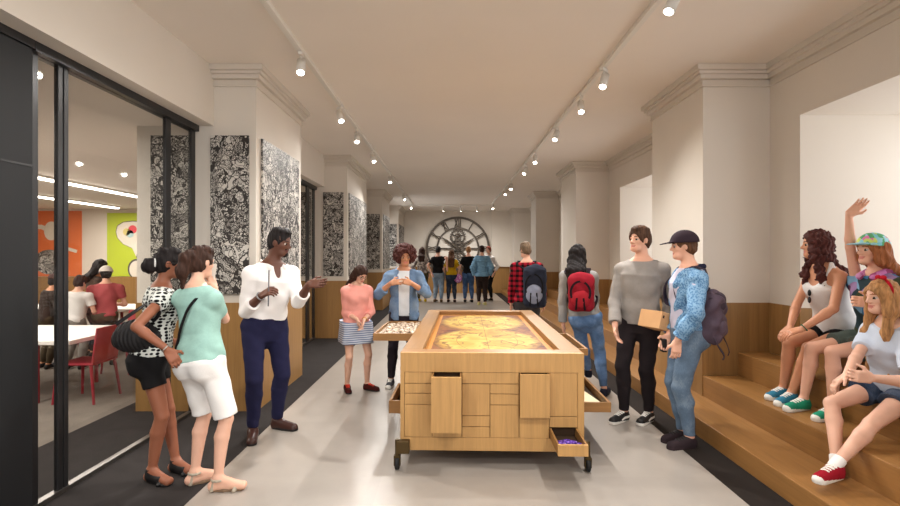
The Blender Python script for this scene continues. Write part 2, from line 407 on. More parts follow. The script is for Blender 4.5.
def skeleton(S, sex, pel, yaw, neck=None, syaw=None, lean=0., llean=0., head=None, hyaw=None, pitch=0., roll=0., feet=(), arms=(), sw=None, hd=None):
    """pel = hip centre (3D). feet: dicts for right/left. arms: dicts for right/left. All lengths follow stature S."""
    k = Sk(); k.S, k.sex, k.yaw = S, sex, yaw; k.pel = np.asarray(pel, float)
    up = np.array([0, 0, 1.]); f, l = fwd_of(yaw), left_of(yaw); k.f, k.l = f, l
    k.syaw = yaw if syaw is None else syaw; k.sf, k.sl = fwd_of(k.syaw), left_of(k.syaw)
    L = .322 * S
    k.neck = k.pel + nv(up * math.sqrt(max(.05, L * L - lean ** 2 - llean ** 2)) + f * lean + l * llean) * L if neck is None else np.asarray(neck, float)
    ax = nv(k.neck - k.pel); k.ax = ax
    k.A = k.pel - ax * .05 * S; k.B = k.neck
    sw = sw or (.101 if sex == 'm' else .089); k.sw = sw
    k.sh = {'r': k.neck - ax * .058 * S - k.sl * sw * S, 'l': k.neck - ax * .058 * S + k.sl * sw * S}
    hw = .054
    k.hip = {'r': k.pel - l * hw * S, 'l': k.pel + l * hw * S}
    hy = math.radians(k.syaw if hyaw is None else hyaw); k.hyaw = math.degrees(hy)
    hf0 = fwd_of(k.hyaw); hl0 = left_of(k.hyaw); pt = math.radians(pitch)
    hf = hf0 * math.cos(pt) - up * math.sin(pt); hu = up * math.cos(pt) + hf0 * math.sin(pt)
    rl = math.radians(roll); hl = hl0 * math.cos(rl) + hu * math.sin(rl); hu = hu * math.cos(rl) - hl0 * math.sin(rl)
    k.hf, k.hl, k.hu = hf, hl, hu; k.h = (hd or .127) * S
    nb = k.neck + up * .035 * S + hf0 * .012 * S
    k.hc = nb + hu * .060 * S + hf * .012 * S if head is None else np.asarray(head, float)
    k.hR = np.array([hl, hf, hu])
    k.knee, k.ank, k.toe = {}, {}, {}
    for s, ft in zip('rl', feet):
        an = np.asarray(ft['ank'], float); fy = fwd_of(ft.get('yaw', yaw))
        pole = nv(fy + f * .8) if 'kd' not in ft else nv(ft['kd'])
        kn, an = ik(k.hip[s], an, .245 * S, .238 * S, ft.get('knee'), pole)
        k.knee[s], k.ank[s] = kn, an; k.toe[s] = an + fy * .098 * S + np.array([0, 0, ft.get('tz', -.030 * S)])
        k.heel = 1
    k.elb, k.wri, k.hand = {}, {}, {}
    for s, am in zip('rl', arms):
        w = np.asarray(am['w'], float); out = k.sl * (-1 if s == 'r' else 1)
        e, w = ik(k.sh[s], w, .172 * S, .150 * S, am.get('e'), nv(am.get('ed', -k.sf * .6 + out * .5 - up * .4)))
        k.elb[s], k.wri[s] = e, w
        hdv = nv(am['hd']) if 'hd' in am else nv(w - e)
        pn = np.asarray(am['pn'], float) if 'pn' in am else -out
        pn = nv(pn - np.dot(pn, hdv) * hdv)
        k.hand[s] = (hdv, pn, am.get('curl', .35), am.get('thumb', .5))
    return k
def torso(k, t0=0., t1=1., inf=0., kk=.03, id=0, flare=0., fl=False, dmul=1., wmul=1.):
    W, D, O = KEYS[k.sex]; A, B, S = k.A, k.B, k.S; v = B - A; L = np.linalg.norm(v); ax = v / L
    dy = ((k.syaw - k.yaw + 180) % 360) - 180
    def fn(x, y, z):
        X, Y, Z = x - A[0], y - A[1], z - A[2]; t0_ = (X * ax[0] + Y * ax[1] + Z * ax[2]) / L; t = np.clip(t0_, t0, t1)
        yw = np.radians(k.yaw + dy * t); lx, ly = np.cos(yw), np.sin(yw)
        rx, ry, rz = X - ax[0] * t * L, Y - ax[1] * t * L, Z - ax[2] * t * L
        pl = rx * lx + ry * ly; pf = rx * ly - ry * lx
        w = np.interp(t, KT, W) * S * wmul + inf + flare * np.clip((.5 - t) / .5, -.2, 1.5); d = np.interp(t, KT, D) * S * dmul + inf + flare * np.clip((.5 - t) / .5, -.2, 1.5)
        pf = pf - np.interp(t, KT, O) * S
        q = (np.abs(pl / w) ** 2.3 + np.abs(pf / d) ** 2.3) ** (1 / 2.3); dist = (q - 1) * np.minimum(w, d)
        if fl: dist = np.maximum(dist, np.maximum((t0_ - t1) * L, (t0 - t0_) * L))
        else: dist = np.sqrt(np.maximum(dist, 0) ** 2 + ((t0_ - t) * L) ** 2) + np.minimum(dist, 0)
        return dist
    m = .14 * S + inf + abs(flare) * 1.5; a, b = A + v * t0, A + v * t1
    return Pr(fn, np.minimum(a, b) - m, np.maximum(a, b) + m, kk, id)
def bust(k, inf=0., r=.036):
    if k.sex != 'f': return []
    p = k.A + (k.B - k.A) * .70
    return [ell(p + k.sf * .045 * k.S + k.sl * s * .036 * k.S, np.array([.85, .85, 1]) * (r * k.S + inf), k=.03) for s in (-1, 1)]
def hpt(k, l, f, u): return k.hc + k.h * (l * k.hl + f * k.hf + u * k.hu)
def head_prims(k, far=False):
    h = k.h; fm = 1 if k.sex == 'm' else 0; o = []
    E = lambda l, f, u, r, kk, id=0: ell(hpt(k, l, f, u), np.array(r) * h, k.hR, kk * h, id)
    o.append(E(0, -.04, .11, (.305, .41, .39), .05))
    o.append(E(0, .08, -.16, (.215 + .02 * fm, .29, .335), .12))
    o.append(cone(hpt(k, -.10 - .02 * fm, .22, -.385), hpt(k, .10 + .02 * fm, .22, -.385), .085 * h, .085 * h, .14 * h))
    o.append(E(0, .26, -.38, (.10, .10, .09), .10))
    if far:
        o.append(cone(hpt(k, 0, .33, .0), hpt(k, 0, .43, -.12), .035 * h, .055 * h, .05 * h)); return o
    for s in (-1, 1):
        o.append(E(s * .165, .20, -.09, (.08, .10, .08), .08))           # cheek
        o.append(cone(hpt(k, s * .05, .345, .075), hpt(k, s * .21, .27, .085), .035 * h, .03 * h, .06 * h))   # brow ridge
        o.append(E(s * .305, -.05, -.02, (.035, .075, .125), .03))         # ear
    o.append(cone(hpt(k, 0, .345, .03), hpt(k, 0, .435, -.115), .032 * h, .045 * h, .04 * h))
    for s in (-1, 1): o.append(E(s * .05, .385, -.135, (.035, .045, .03), .03))
    return o
def face_detail(k):
    h = k.h; o = []
    E = lambda l, f, u, r, kk, id=0: ell(hpt(k, l, f, u), np.array(r) * h, k.hR, kk * h, id)
    for s in (-1, 1):
        o.append(E(s * .135, .285, .005, (.048, .046, .020), .005, 2))
        o.append(E(s * .135, .306, .002, (.030, .032, .024), .002, 3))
        o.append(cone(hpt(k, s * .065, .362, .098), hpt(k, s * .14, .343, .118), .011 * h, .011 * h, .006 * h, 4)); o.append(cone(hpt(k, s * .14, .343, .118), hpt(k, s * .205, .30, .098), .011 * h, .007 * h, .006 * h, 4))
    o.append(E(0, .338, -.245, (.085, .045, .015), .01, 1)); o.append(E(0, .336, -.275, (.070, .045, .018), .01, 1)); o += [cone(hpt(k, sg * .06, .352, -.258), hpt(k, sg * .115, .325, -.238), .014 * h, .009 * h, .01 * h, 1) for sg in (-1, 1)]
    return o
def hand_prims(k, s):
    S = k.S; w = k.wri[s]; hd, pn, curl, th = k.hand[s]; lat = np.cross(hd, pn) * (1 if s == 'r' else -1); u = S / 1.75
    R = np.array([lat, hd, pn]); o = [rbox(w + hd * .048 * u, np.array([.037, .046, .0135]) * u, R, .012 * u, .014)]
    for i, (off, ln) in enumerate(((.029, .070), (.0098, .078), (-.0098, .072), (-.029, .056))):
        b = w + hd * .088 * u + lat * off * u; d0 = nv(hd + lat * off * 2.2)
        rot = lambda d, a: nv(d * math.cos(a) + pn * math.sin(a))
        c1 = b + rot(d0, curl * .8) * ln * .45 * u; c2 = c1 + rot(d0, curl * 1.9) * ln * .33 * u; c3 = c2 + rot(d0, curl * 2.7) * ln * .24 * u
        r = (.0088 if i < 3 else .0076) * u
        o += [cone(b - hd * .02 * u, c1, r * 1.1, r, .005), cone(c1, c2, r, r * .92, .003), cone(c2, c3, r * .92, r * .78, .003)]
    b = w + hd * .022 * u + lat * .030 * u; m = b + nv(lat * .75 + hd * .75 + pn * .35 * th) * .042 * u; e = m + nv(lat * .35 + hd * .9 + pn * th) * .033 * u
    return o + [cone(b - lat * .012 * u, m, .0135 * u, .0105 * u, .012), cone(m, e, .0105 * u, .0082 * u, .004)]
LR = {'m': (.0475, .0295, .0310, .0180), 'f': (.0455, .0275, .0290, .0165)}
def leg_prims(k, s, inf=0., up=True, kk=.03):
    S = k.S; hp, kn, an = k.hip[s], k.knee[s], k.ank[s]; fm = .98 if k.sex == 'f' else 1.0
    fk = nv(np.cross(np.cross(an - kn, hp - kn), an - kn)) if np.linalg.norm(np.cross(an - kn, hp - kn)) > 1e-4 else k.f
    calf = kn + (an - kn) * .30 - k_back(k, s) * -.008 * S
    lr = LR[k.sex]; return [cone(hp, kn, lr[0] * S + inf, lr[1] * S + inf, kk), cone(kn, calf, lr[1] * S * .98 + inf, lr[2] * S + inf, .012), cone(calf, an, lr[2] * S + inf, lr[3] * S + inf, .012)]
def k_back(k, s):
    d = k.toe[s] - k.ank[s]; d[2] = 0 if True else d[2]; return -nv(d)
def foot_prims(k, s, bare=False):
    S = k.S if bare else k.S * .72; S1 = k.S; an, to = k.ank[s], k.toe[s]; b = k_back(k, s); hl = an + b * .020 * S + np.array([0, 0, -.028 * S1])
    if not bare: to = an + (to - an) * .80 + np.array([0, 0, -.002])
    sd = np.cross(nv(to - an), [0, 0, 1])
    return [cone(an, hl, .020 * S, .017 * S, .02), cone(an, to, .020 * S, .013 * S, .02), cone(hl, to + sd * .008 * S, .015 * S, .013 * S, .02), cone(hl, to - sd * .010 * S, .015 * S, .012 * S, .02)]
def body(k, root, M, res=.0055, far=False, bare=False):
    S = k.S; o = [torso(k, 0, 1)]
    for s in 'rl':
        sg = -1 if s == 'r' else 1
        o.append(cone(k.sh[s], k.B - k.ax * .014 * S, .029 * S, .024 * S, .05))
        o.append(ell(k.pel - k.f * .028 * S + k.l * sg * .042 * S - np.array([0, 0, .012 * S]), np.array([.046, .050, .054]) * S, np.array([k.l, k.f, [0, 0, 1]]), .04))
        if s in k.knee: o += leg_prims(k, s) + foot_prims(k, s, bare)
        if s in k.elb:
            th = .9 if k.sex == 'f' else 1.0
            o += [cone(k.sh[s], k.elb[s],   .0265 * S * th, .0215 * S * th, .03), cone(k.elb[s], k.elb[s] + (k.wri[s] - k.elb[s]) * .25, .0215 * S * th, .0228 * S * th, .01), cone(k.elb[s] + (k.wri[s] - k.elb[s]) * .25, k.wri[s], .0228 * S * th, .0145 * S * th, .01)]
            o += hand_prims(k, s) if not far else [ell(k.wri[s] + k.hand[s][0] * .05 * S, np.array([.05, .022, .018]) * S, np.array([k.hand[s][0], np.cross(k.hand[s][0], k.hand[s][1]), k.hand[s][1]]), .02)]
    o += bust(k)
    nr = .0285 if k.sex == 'm' else .0235
    o.append(cone(k.neck - k.ax * .01 * S, hpt(k, 0, -.10, -.18), nr * S * 1.1, nr * S, .03))
    hp = head_prims(k, far)
    sub = []
    o += hp
    if not far: o += face_detail(k)
    return sdf_obj('body', o, M, root, res)
# ---- clothing
def sleeve(k, s, inf, upto, kk=.03, flat=True, cuff=0.):
    """upto 0..1 upper arm, 1..2 forearm"""
    S = k.S; a, e, w = k.sh[s], k.elb[s], k.wri[s]; th = .9 if k.sex == 'f' else 1.0; R0, R1, R2 = .0265 * S * th + inf, .0225 * S * th + inf, .0155 * S * th + inf + cuff
    if upto <= 1:
        q = a + (e - a) * upto; return [cone(a, q, R0, R0 + (R1 - R0) * upto, kk, fb=flat)]
    q = e + (w - e) * (upto - 1); return [cone(a, e, R0, R1, kk), cone(e, q, R1 * .98, R1 + (R2 - R1) * (upto - 1), .010, fb=flat)]
def top(k, root, name, mat, inf=.014, t0=.12, t1=.965, sl=2.0, flare=0., fold=.005, neckcut=None, sub=(), res=.006, disp=None, cuff=.003, sides='rl', bustr=.036, extra=(), dmul=1.):
    S = k.S; o = [torso(k, t0, t1, inf, .03, flare=flare, fl=True, dmul=dmul)] + bust(k, inf, bustr)
    for s in 'rl':
        o.append(cone(k.sh[s], k.B - k.ax * .020 * S - (k.sh[s] - k.B) * -.25, .028 * S + inf * .9, .024 * S + inf * .7, .04))
        if s in k.elb and sl > 0 and s in sides: o += sleeve(k, s, inf, sl, cuff=cuff)
    if t0 < .2:
        c0 = k.A + (k.B - k.A) * t0
        for sg in (-1, 1):
            e = ell(k.pel - k.f * .028 * S + k.l * sg * .042 * S - np.array([0, 0, .012 * S]), np.array([.046, .050, .054]) * S + inf, np.array([k.l, k.f, [0, 0, 1]]), .04)
            o.append(Pr(lambda x, y, z, e=e: np.maximum(e.fn(x, y, z), (c0[0] - x) * k.ax[0] + (c0[1] - y) * k.ax[1] + (c0[2] - z) * k.ax[2]), e.lo, e.hi, .03))
    o += list(extra)
    sb = list(sub)
    sb.append((k.B + k.ax * .006 * S, k.ax)) if neckcut is None else None
    if neckcut: sb += neckcut
    return sdf_obj(name, o, mat, root, res, sb, disp or folds(fold, 1.0, random.random() * 6))
def tank(k, root, name, mat, inf=.008, t0=.15, res=.006, scoop=.85):
    S = k.S; o = [torso(k, t0, .80, inf, .02, fl=True)] + bust(k, inf)
    c = k.A + (k.B - k.A) * .76
    for sg in (-1, 1):
        p0 = c + k.sl * sg * .055 * S + k.sf * .058 * S; p1 = k.B - k.ax * .028 * S + k.sl * sg * .060 * S + k.sf * .002 * S; p2 = c + k.sl * sg * .055 * S - k.sf * .056 * S
        p1 = p1 + k.ax * .034 * S
        o += [cone(p0, p1, .013, .011, .02), cone(p1, p2, .011, .013, .02)]
    cut = ell(k.A + (k.B - k.A) * .86 + k.sf * .085 * S, np.array([.045, .06, .055]) * S, np.array([k.sl, k.sf, k.ax]), .01)
    return sdf_obj(name, o, mat, root, res, [cut], folds(.003))
def pants(k, root, name, mat, inf=.012, upto=2.0, tw=.16, fold=.004, ankinf=.012, hem=None, res=.006, flare=0., sides='rl'):
    """upto 0..1 along the thigh, 1..2 along the shin"""
    S = k.S; fm = .98 if k.sex == 'f' else 1.0; o = [torso(k, -.02, tw, inf, .03, fl=False)]; wp = k.A + (k.B - k.A) * (tw - .01)
    clip = lambda e: Pr(lambda x, y, z: np.maximum(e.fn(x, y, z), (x - wp[0]) * k.ax[0] + (y - wp[1]) * k.ax[1] + (z - wp[2]) * k.ax[2]), e.lo, e.hi, e.k)
    o = [clip(o[0])]
    for s in 'rl':
        sg = -1 if s == 'r' else 1
        o.append(clip(ell(k.pel - k.f * .028 * S + k.l * sg * .042 * S - np.array([0, 0, .012 * S]), np.array([.046, .050, .054]) * S + inf, np.array([k.l, k.f, [0, 0, 1]]), .04)))
        if s not in k.knee or s not in sides: continue
        hp, kn, an = k.hip[s], k.knee[s], k.ank[s]; lr = LR[k.sex]; R0, R1 = lr[0] * S + inf, lr[1] * S + inf + flare
        if upto <= 1:
            q = hp + (kn - hp) * upto; o.append(cone(hp, q, R0, R0 + (R1 - R0) * upto + flare, .03, fb=True))
        else:
            cf = kn + (an - kn) * .3 + k_back(k, s) * .008 * S; e = kn + (an - kn) * (upto - 1)
            o += [cone(hp, kn, R0, R1, .03), cone(kn, cf, lr[1] * S + inf, lr[2] * S + inf * .9, .012), cone(cf, e, lr[2] * S + inf * .9, lr[3] * S + ankinf, .012, fb=True)]
    return sdf_obj(name, o, mat, root, res, (), folds(fold, 1.1, random.random() * 6))
def skirt(k, root, name, mat, length=.2, inf=.012, r1=.13, tw=.22, res=.006):
    S = k.S; a = k.pel + np.array([0, 0, .05 * S]); b = k.pel - np.array([0, 0, length])
    o = [torso(k, .05, tw, inf, .03)]
    R = np.array([k.l, k.f, [0, 0, 1.]])
    n = 6
    for i in range(n):
        t = i / (n - 1); c = a + (b - a) * t
        o.append(rbox(c, [.098 * S + inf + (r1 - .1 * S) * t, .075 * S + inf + (r1 - .1 * S) * t * .8, .04], R, .035, .06))
    return sdf_obj(name, o, mat, root, res, [(b, [0, 0, -1]), (k.A + (k.B - k.A) * (tw - .01), k.ax)], folds(.005, .9))
def shoe(k, root, s, name, mats, kind='sneaker', res=.0045):
    """mats: upper, sole, trim"""
    S = k.S; an, to = k.ank[s], k.toe[s]; b = k_back(k, s); f = -b; side = np.cross(f, [0, 0, 1.]); up = np.array([0, 0, 1.])
    tl = to[2] - an[2]; fl = nv(to - an - up * (-.030 * S)); up2 = nv(np.cross(side, fl)); 
    base = an - up2 * .049 * S; u = S / 1.75; R = np.array([side, fl, up2])
    heel = base - fl * .038 * u; toe = base + fl * .186 * u; o = []; q = lambda l, ff, uu: base + side * l * u + fl * ff * u + up2 * uu * u
    if kind == 'sandal':
        o.append(cone(q(0, -.02, .006), q(.004, .05, .006), .024 * u, .026 * u, .02, 1)); o.append(cone(q(.004, .05, .006), q(.0, .15, .006), .026 * u, .03 * u, .02, 1))
        o = [Pr(p.fn, p.lo, p.hi, p.k, 1) for p in o]
        st = [cone(q(-.04, .12, .012), q(0, .135, .052), .015 * u, .015 * u, .004, 0), cone(q(0, .135, .052), q(.04, .12, .012), .015 * u, .015 * u, .004, 0)]
        for i in range(10):
            a0, a1 = i * math.pi / 5, (i + 1) * math.pi / 5; r = .040
            st.append(cone(q(math.cos(a0) * r, math.sin(a0) * r, .085), q(math.cos(a1) * r, math.sin(a1) * r, .085), .010 * u, .010 * u, .003, 0))
        st += [cone(q(-.03, -.035, .015), q(-.03, -.02, .085), .012 * u, .006 * u, .004), cone(q(.03, -.035, .015), q(.03, -.02, .085), .012 * u, .006 * u, .004), rbox(q(0, -.042, .035), np.array([.028, .008, .03]) * u, R, .006 * u, .01)]
        return sdf_obj(name, o + st, mats, root, .004, [(q(0, 0, 0), -up2)])
    if kind == 'bootie':      # black open-toed sandal with a closed ankle and block heel
        st = [cone(q(0, -.006, .05), q(0, .0, .105), .043 * u, .041 * u, .01, fb=True), cone(q(0, .0, .05), q(0, .115, .034), .041 * u, .041 * u, .02, fb=True), cone(q(-.01, -.01, .02), q(0, .15, .010), .034 * u, .040 * u, .01, 1), cone(q(-.042, .115, .012), q(0, .12, .050), .013 * u, .012 * u, .004), cone(q(0, .12, .050), q(.042, .115, .012), .012 * u, .013 * u, .004)]
        st[2] = Pr(lambda x, y, z, p=st[2]: np.maximum(p.fn(x, y, z), (x - q(0, 0, .022)[0]) * up2[0] + (y - q(0, 0, .022)[1]) * up2[1] + (z - q(0, 0, .022)[2]) * up2[2]), st[2].lo, st[2].hi, .01, 1)
        return sdf_obj(name, st, mats, root, .004, [(q(0, 0, 0), -up2)])
    sole = [rbox(q(0, .0, .013), np.array([.033, .045, .015]) * u, R, .012 * u, .0, 1), cone(q(0, -.008, .012), q(.002, .14, .012), .036 * u, .041 * u, .01, 1)]
    sole = [cone(q(0, -.012, .012), q(.002, .075, .012), .0365 * u, .041 * u, .01, 1), cone(q(.002, .075, .012), q(.0, .168, .012), .041 * u, .041 * u, .01, 1)]
    sub = [(q(0, 0, 0), -up2)]
    thick = .030 if kind in ('sneaker', 'vans') else .018
    cut = thick
    uppr = [cone(q(0, -.016, .045), q(0, .03, .052), .037 * u, .038 * u, .02), cone(q(0, .03, .052), q(0, .165, .030), .039 * u, .031 * u, .03), cone(q(0, -.016, .02), q(0, .168, .018), .038 * u, .039 * u, .02), cone(q(0, -.012, .045), q(0, -.004, .080), .037 * u, .038 * u, .02, fb=True)]
    ex = []
    if kind == 'sneaker':
        ex.append(ell(q(0, .186, .024), np.array([.034, .026, .024]) * u, R, .004, 2))
    if kind in ('sneaker', 'vans', 'lace'):
        for i in range(4):
            y = .045 + i * .022; ex.append(cone(q(-.020, y, .085 - i * .0049), q(.0, y + .004, .091 - i * .0049), .0050 * u, .0050 * u, .002, 2)); ex.append(cone(q(.0, y + .004, .091 - i * .0049), q(.020, y + .006, .085 - i * .0049), .0050 * u, .0050 * u, .002, 2))
    if kind == 'vans':
        for sg in (-1, 1):
            ex += [cone(q(sg * .0365, -.02, .044), q(sg * .040, .045, .046), .0045 * u, .0045 * u, .001, 2), cone(q(sg * .040, .045, .046), q(sg * .041, .085, .030), .0045 * u, .0045 * u, .001, 2)]
    so = [Pr(lambda x, y, z, p=p: np.maximum(p.fn(x, y, z), (x - q(0, 0, cut)[0]) * up2[0] + (y - q(0, 0, cut)[1]) * up2[1] + (z - q(0, 0, cut)[2]) * up2[2]), p.lo, p.hi, .003, 1) for p in sole]
    return sdf_obj(name, uppr + so + ex, mats, root, res, sub)
def shoes(k, root, name, mats, kind='sneaker', sides='rl', res=.0045):
    for s in sides: shoe(k, root, s, name, mats, kind, res)
# ---- hair
def hair(k, root, mat, style, res=.005, length=.3, extra=None, amp=.006, cutu=.30, back=-.30, vol=.05):
    h = k.h; up = np.array([0, 0, 1.]); o = []; sub = []; cutp = None
    E = lambda l, f, u, r, kk=.05, id=0: ell(hpt(k, l, f, u), np.array(r) * h, k.hR, kk * h, id)
    o.append(E(0, -.05, .12, (.305 + vol, .41 + vol, .39 + vol)))
    if style != 'afro': o.append(E(0, -.20, -.08, (.29 + vol * .5, .24 + vol, .30), .08))
    face = ell(hpt(k, 0, .52, -.20), np.array([.315, .52, .20 + cutu]) * h, k.hR, .03 * h)
    sub.append(face)
    bf, bl = k.sf, k.sl
    if style == 'short':
        o.append(E(0, .16, .42, (.24, .22, .12), .12)); o.append(E(0, -.05, .45, (.27, .30, .12), .1))
        cutp = (hpt(k, 0, 0, back), nv(-k.hu + .45 * k.hf))
        for s in (-1, 1): sub.append(E(s * .36, .0, -.10, (.10, .13, .20), .03))
    elif style == 'crop':
        cutp = (hpt(k, 0, 0, back), nv(-k.hu + .45 * k.hf))
        for s in (-1, 1): sub.append(E(s * .36, .03, -.10, (.10, .12, .18), .03))
    elif style == 'afro':
        o = [E(0, -.06, .20, (.60, .58, .52)), E(0, -.14, -.08, (.56, .44, .40), .1)]
        for s in (-1, 1): o.append(E(s * .42, .02, -.02, (.22, .26, .32), .1))
        sub = [ell(hpt(k, 0, .55, -.22), np.array([.33, .50, .54]) * h, k.hR, .05 * h)]
    elif style == 'long':
        n = 9
        for j in range(n):
            a = (j / (n - 1) - .5) * 2; p0 = hpt(k, a * .26, -.26 + .1 * abs(a), .10); p1 = hpt(k, a * .30, -.34 + .12 * abs(a), -.35); sw = .05 * math.sin(j * 1.7)
            q = k.B - k.ax * .02 - bf * (.075 * k.S) + bl * a * .045 * k.S; p2 = np.array([q[0], q[1], min(q[2], p1[2] - .05)]); p3 = p2 - up * max(.02, length - .05) + bl * sw * .3
            o += [cone(p0, p1, .13 * h, .12 * h, .05), cone(p1, p2, .12 * h, .115 * h, .05), cone(p2, p3, .115 * h, .07 * h, .04)]
    elif style in ('front', 'curly'):
        n = 9
        for j in range(n):
            a = (j / (n - 1) - .5) * 2; an = a * math.pi * .62
            l_, f_ = math.sin(an), -math.cos(an)
            p0 = hpt(k, l_ * .30, f_ * .36, .10); p1 = hpt(k, l_ * .37, f_ * .38, -.40)
            side = 1 if a > 0 else -1
            if abs(a) > .55:
                q = k.B - k.ax * .05 * k.S + bf * .055 * k.S + bl * side * (.045 + .02 * (1 - abs(a))) * k.S
            else: q = k.B - k.ax * .03 * k.S - bf * .062 * k.S + bl * a * .09 * k.S
            p2 = q; p3 = q - k.ax * length + bf * (.02 if abs(a) > .55 else 0)
            o += [cone(p0, p1, .11 * h, .10 * h, .04), cone(p1, p2, .10 * h, .09 * h, .03), cone(p2, p3, .09 * h, .045 * h, .03)]
    if cutp is not None: o = [Pr(lambda x, y, z, p=p: np.maximum(p.fn(x, y, z), (x - cutp[0][0]) * cutp[1][0] + (y - cutp[0][1]) * cutp[1][1] + (z - cutp[0][2]) * cutp[1][2]), p.lo, p.hi, p.k, p.id) for p in o]
    if extra: o += extra
    if style in ('afro', 'curly'):
        A = amp * (2.0 if style == 'afro' else 1.6); disp = lambda x, y, z: A * (np.sin(95 * x + 2 * np.sin(60 * z)) * np.sin(90 * y + 2 * np.sin(70 * x)) + .8 * np.sin(85 * z + 2 * np.sin(64 * y + 30 * x)))
    else: disp = lambda x, y, z: amp * (.6 * np.sin(150 * x + 4 * np.sin(8 * z)) * np.sin(140 * y + 3 * np.sin(9 * z)) + .5 * np.sin(60 * x + 55 * y + 6 * np.sin(12 * z)))
    return sdf_obj('hair', o, mat, root, res, sub, disp)
def cap(k, root, mats, res=.005, backward=False, name='cap', tilt=0.):
    h = k.h; sg = -1 if backward else 1; m2 = mats if isinstance(mats, (list, tuple)) else [mats]
    hf = nv(k.hf + k.hu * tilt); hu = nv(np.cross(k.hl, hf)) * 1.0
    if np.dot(hu, k.hu) < 0: hu = -hu
    R = np.array([k.hl, hf, hu]); Q = lambda l, f, u: k.hc + h * (l * k.hl + f * hf + u * hu)
    dome = ell(Q(0, -.05, .14), np.array([.435, .515, .475]) * h, R, .02)
    d2 = Pr(lambda x, y, z: np.maximum(dome.fn(x, y, z), -((x - Q(0, 0, .13)[0]) * hu[0] + (y - Q(0, 0, .13)[1]) * hu[1] + (z - Q(0, 0, .13)[2]) * hu[2])), dome.lo, dome.hi, .01, 0)
    br = ell(Q(0, sg * .50, .15), np.array([.30, .36, .028]) * h, np.array([k.hl, nv(hf * sg - hu * .18), nv(hu + hf * sg * .18)]), .015, len(m2) - 1)
    o = sdf_obj(name, [d2, br, ell(Q(0, -.05, .58), np.array([.035, .035, .025]) * h, R, .005)], m2, root, res)
    return o
def glasses(k, root, mat):
    bm = bmn(); h = k.h
    for s in (-1, 1):
        torus(bm, hpt(k, s * .145, .385, -.005), k.hf, .095 * h, .010 * h, 24, 6)
        tube(bm, [hpt(k, s * .24, .37, .02), hpt(k, s * .345, .22, .03), hpt(k, s * .36, -.08, .02)], .011 * h, 6)
    tube(bm, [hpt(k, -.05, .40, .01), hpt(k, .05, .40, .01)], .011 * h, 6)
    return obj('glasses', bm, mat, root, True)
def person(label, k, group=None):
    z = min([k.ank[s][2] for s in k.ank] or [0]) - .049 * k.S
    r = thing('person', label, 'person', (k.pel[0], k.pel[1], max(z, 0)), math.radians(k.yaw), group); return r
def stand(px, d, S): return np.array([(px - CX) * d / F_PX, d, .521 * S])
def foot(px, d, S, yaw, z=0., **kw): return dict(ank=np.array([(px - CX) * d / F_PX, d, z + .049 * S]), yaw=yaw, **kw)
# ------------------------------------------------------------ the room
WALL = paint('warm_white_plaster', (222, 214, 203), .8, .02, 1.5)
CEIL = paint('ceiling_white', (236, 228, 218), .85, .015, 1.2)
TRIM = paint('white_moulding', (216, 207, 195), .6, .01)
OAK = wood('oak_panel', (158, 119, 71), 'z', .80, 1, .45, .42)
OAKY = wood('oak_step', (146, 104, 58), 'y', .74, 1, .4)
OAKT = wood('light_oak', (184, 142, 88), 'z', .80, 1.2, .45)
OAKTX = wood('light_oak_cross', (146, 105, 60), 'x', .80, 1.2, .45)
OAKTY = wood('light_oak_long', (142, 103, 58), 'y', .80, 1.2, .45)
CARPET = cloth('charcoal_carpet', (46, 42, 41), .18, 6, 300, .95, .4)
CARPETG = cloth('grey_carpet', (116, 108, 100), .15, 5, 300, .95, .4)
CARPETR = cloth('dark_runner', (40, 34, 31), .15, 6, 300, .9, .3)
FRAME = paint('black_metal', (44, 43, 44), .35, .05, 4, .4, .5)
PANEL = paint('black_door_panel', (27, 28, 30), .6, .04, 3)
WHITE = paint('lamp_white', (226, 222, 214), .4, .01)
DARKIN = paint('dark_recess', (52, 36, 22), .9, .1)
H = 3.44; BACK = 21.0; FRONT = -4.0
def B(name, mat, *b, bev=0.0, parent=None): return struct(name, bx(bmn(), *b, bev=bev), mat, parent)

FL = floormat()
B('floor', FL, -1.65, 1.86, FRONT, BACK + .2, -.1, 0)
B('floor_carpet', CARPET, -3.33, -1.65, FRONT, BACK + .2, -.1, .002)
B('floor_carpet_grey', CARPETG, -12.6, -3.33, FRONT, 14.0, -.1, .0)
B('floor_runner', CARPETR, 1.86, 2.14, FRONT, BACK + .2, -.1, .002)
B('floor_under_steps', CARPETR, 2.14, 4.4, FRONT, BACK + .2, -.1, -.002)
B('ceiling', CEIL, -2.56, 3.5, FRONT, BACK + .2, H, H + .1)
B('ceiling_side_room', CEIL, -12.6, -2.56, FRONT, 14.0, 2.85, 2.95)
B('wall_left', WALL, -2.56, -2.36, FRONT, BACK, 2.85, H)
B('wall_back', WALL, -2.6, 3.5, BACK, BACK + .2, 0, H)
B('trim_1', OAK, -2.56, 2.5, BACK - .03, BACK, 0, 1.1)
B('wall_back_pilaster', WALL, 1.75, 3.2, BACK - .12, BACK, 1.1, H)
# left pillars
LP = [(5.0, 6.5), (9.42, 11.6), (14.3, 16.0), (18.8, 20.97)]
tn = 2
def cornice(x0, x1, y0, y1):
    global tn
    bm = bmn()
    for (z0, z1, o) in ((H - .055, H, .10), (H - .085, H - .055, .075), (H - .13, H - .085, .05), (H - .20, H - .185, .02), (H - .185, H - .13, .012)):
        bx(bm, x0 - o, x1 + o, y0 - o, y1 + o, z0, z1, .006)
    struct('trim_%d' % tn, bm, TRIM); tn += 1
for (a, b) in LP:
    B('wall_left_pillar', WALL, -3.13, -1.94, a, b, 1.083, H)
    B('wall_left_pillar_base', OAK, -3.135, -1.925, a - .015, b + .015, 0, 1.083)
    cornice(-2.35, -1.94, a, b)
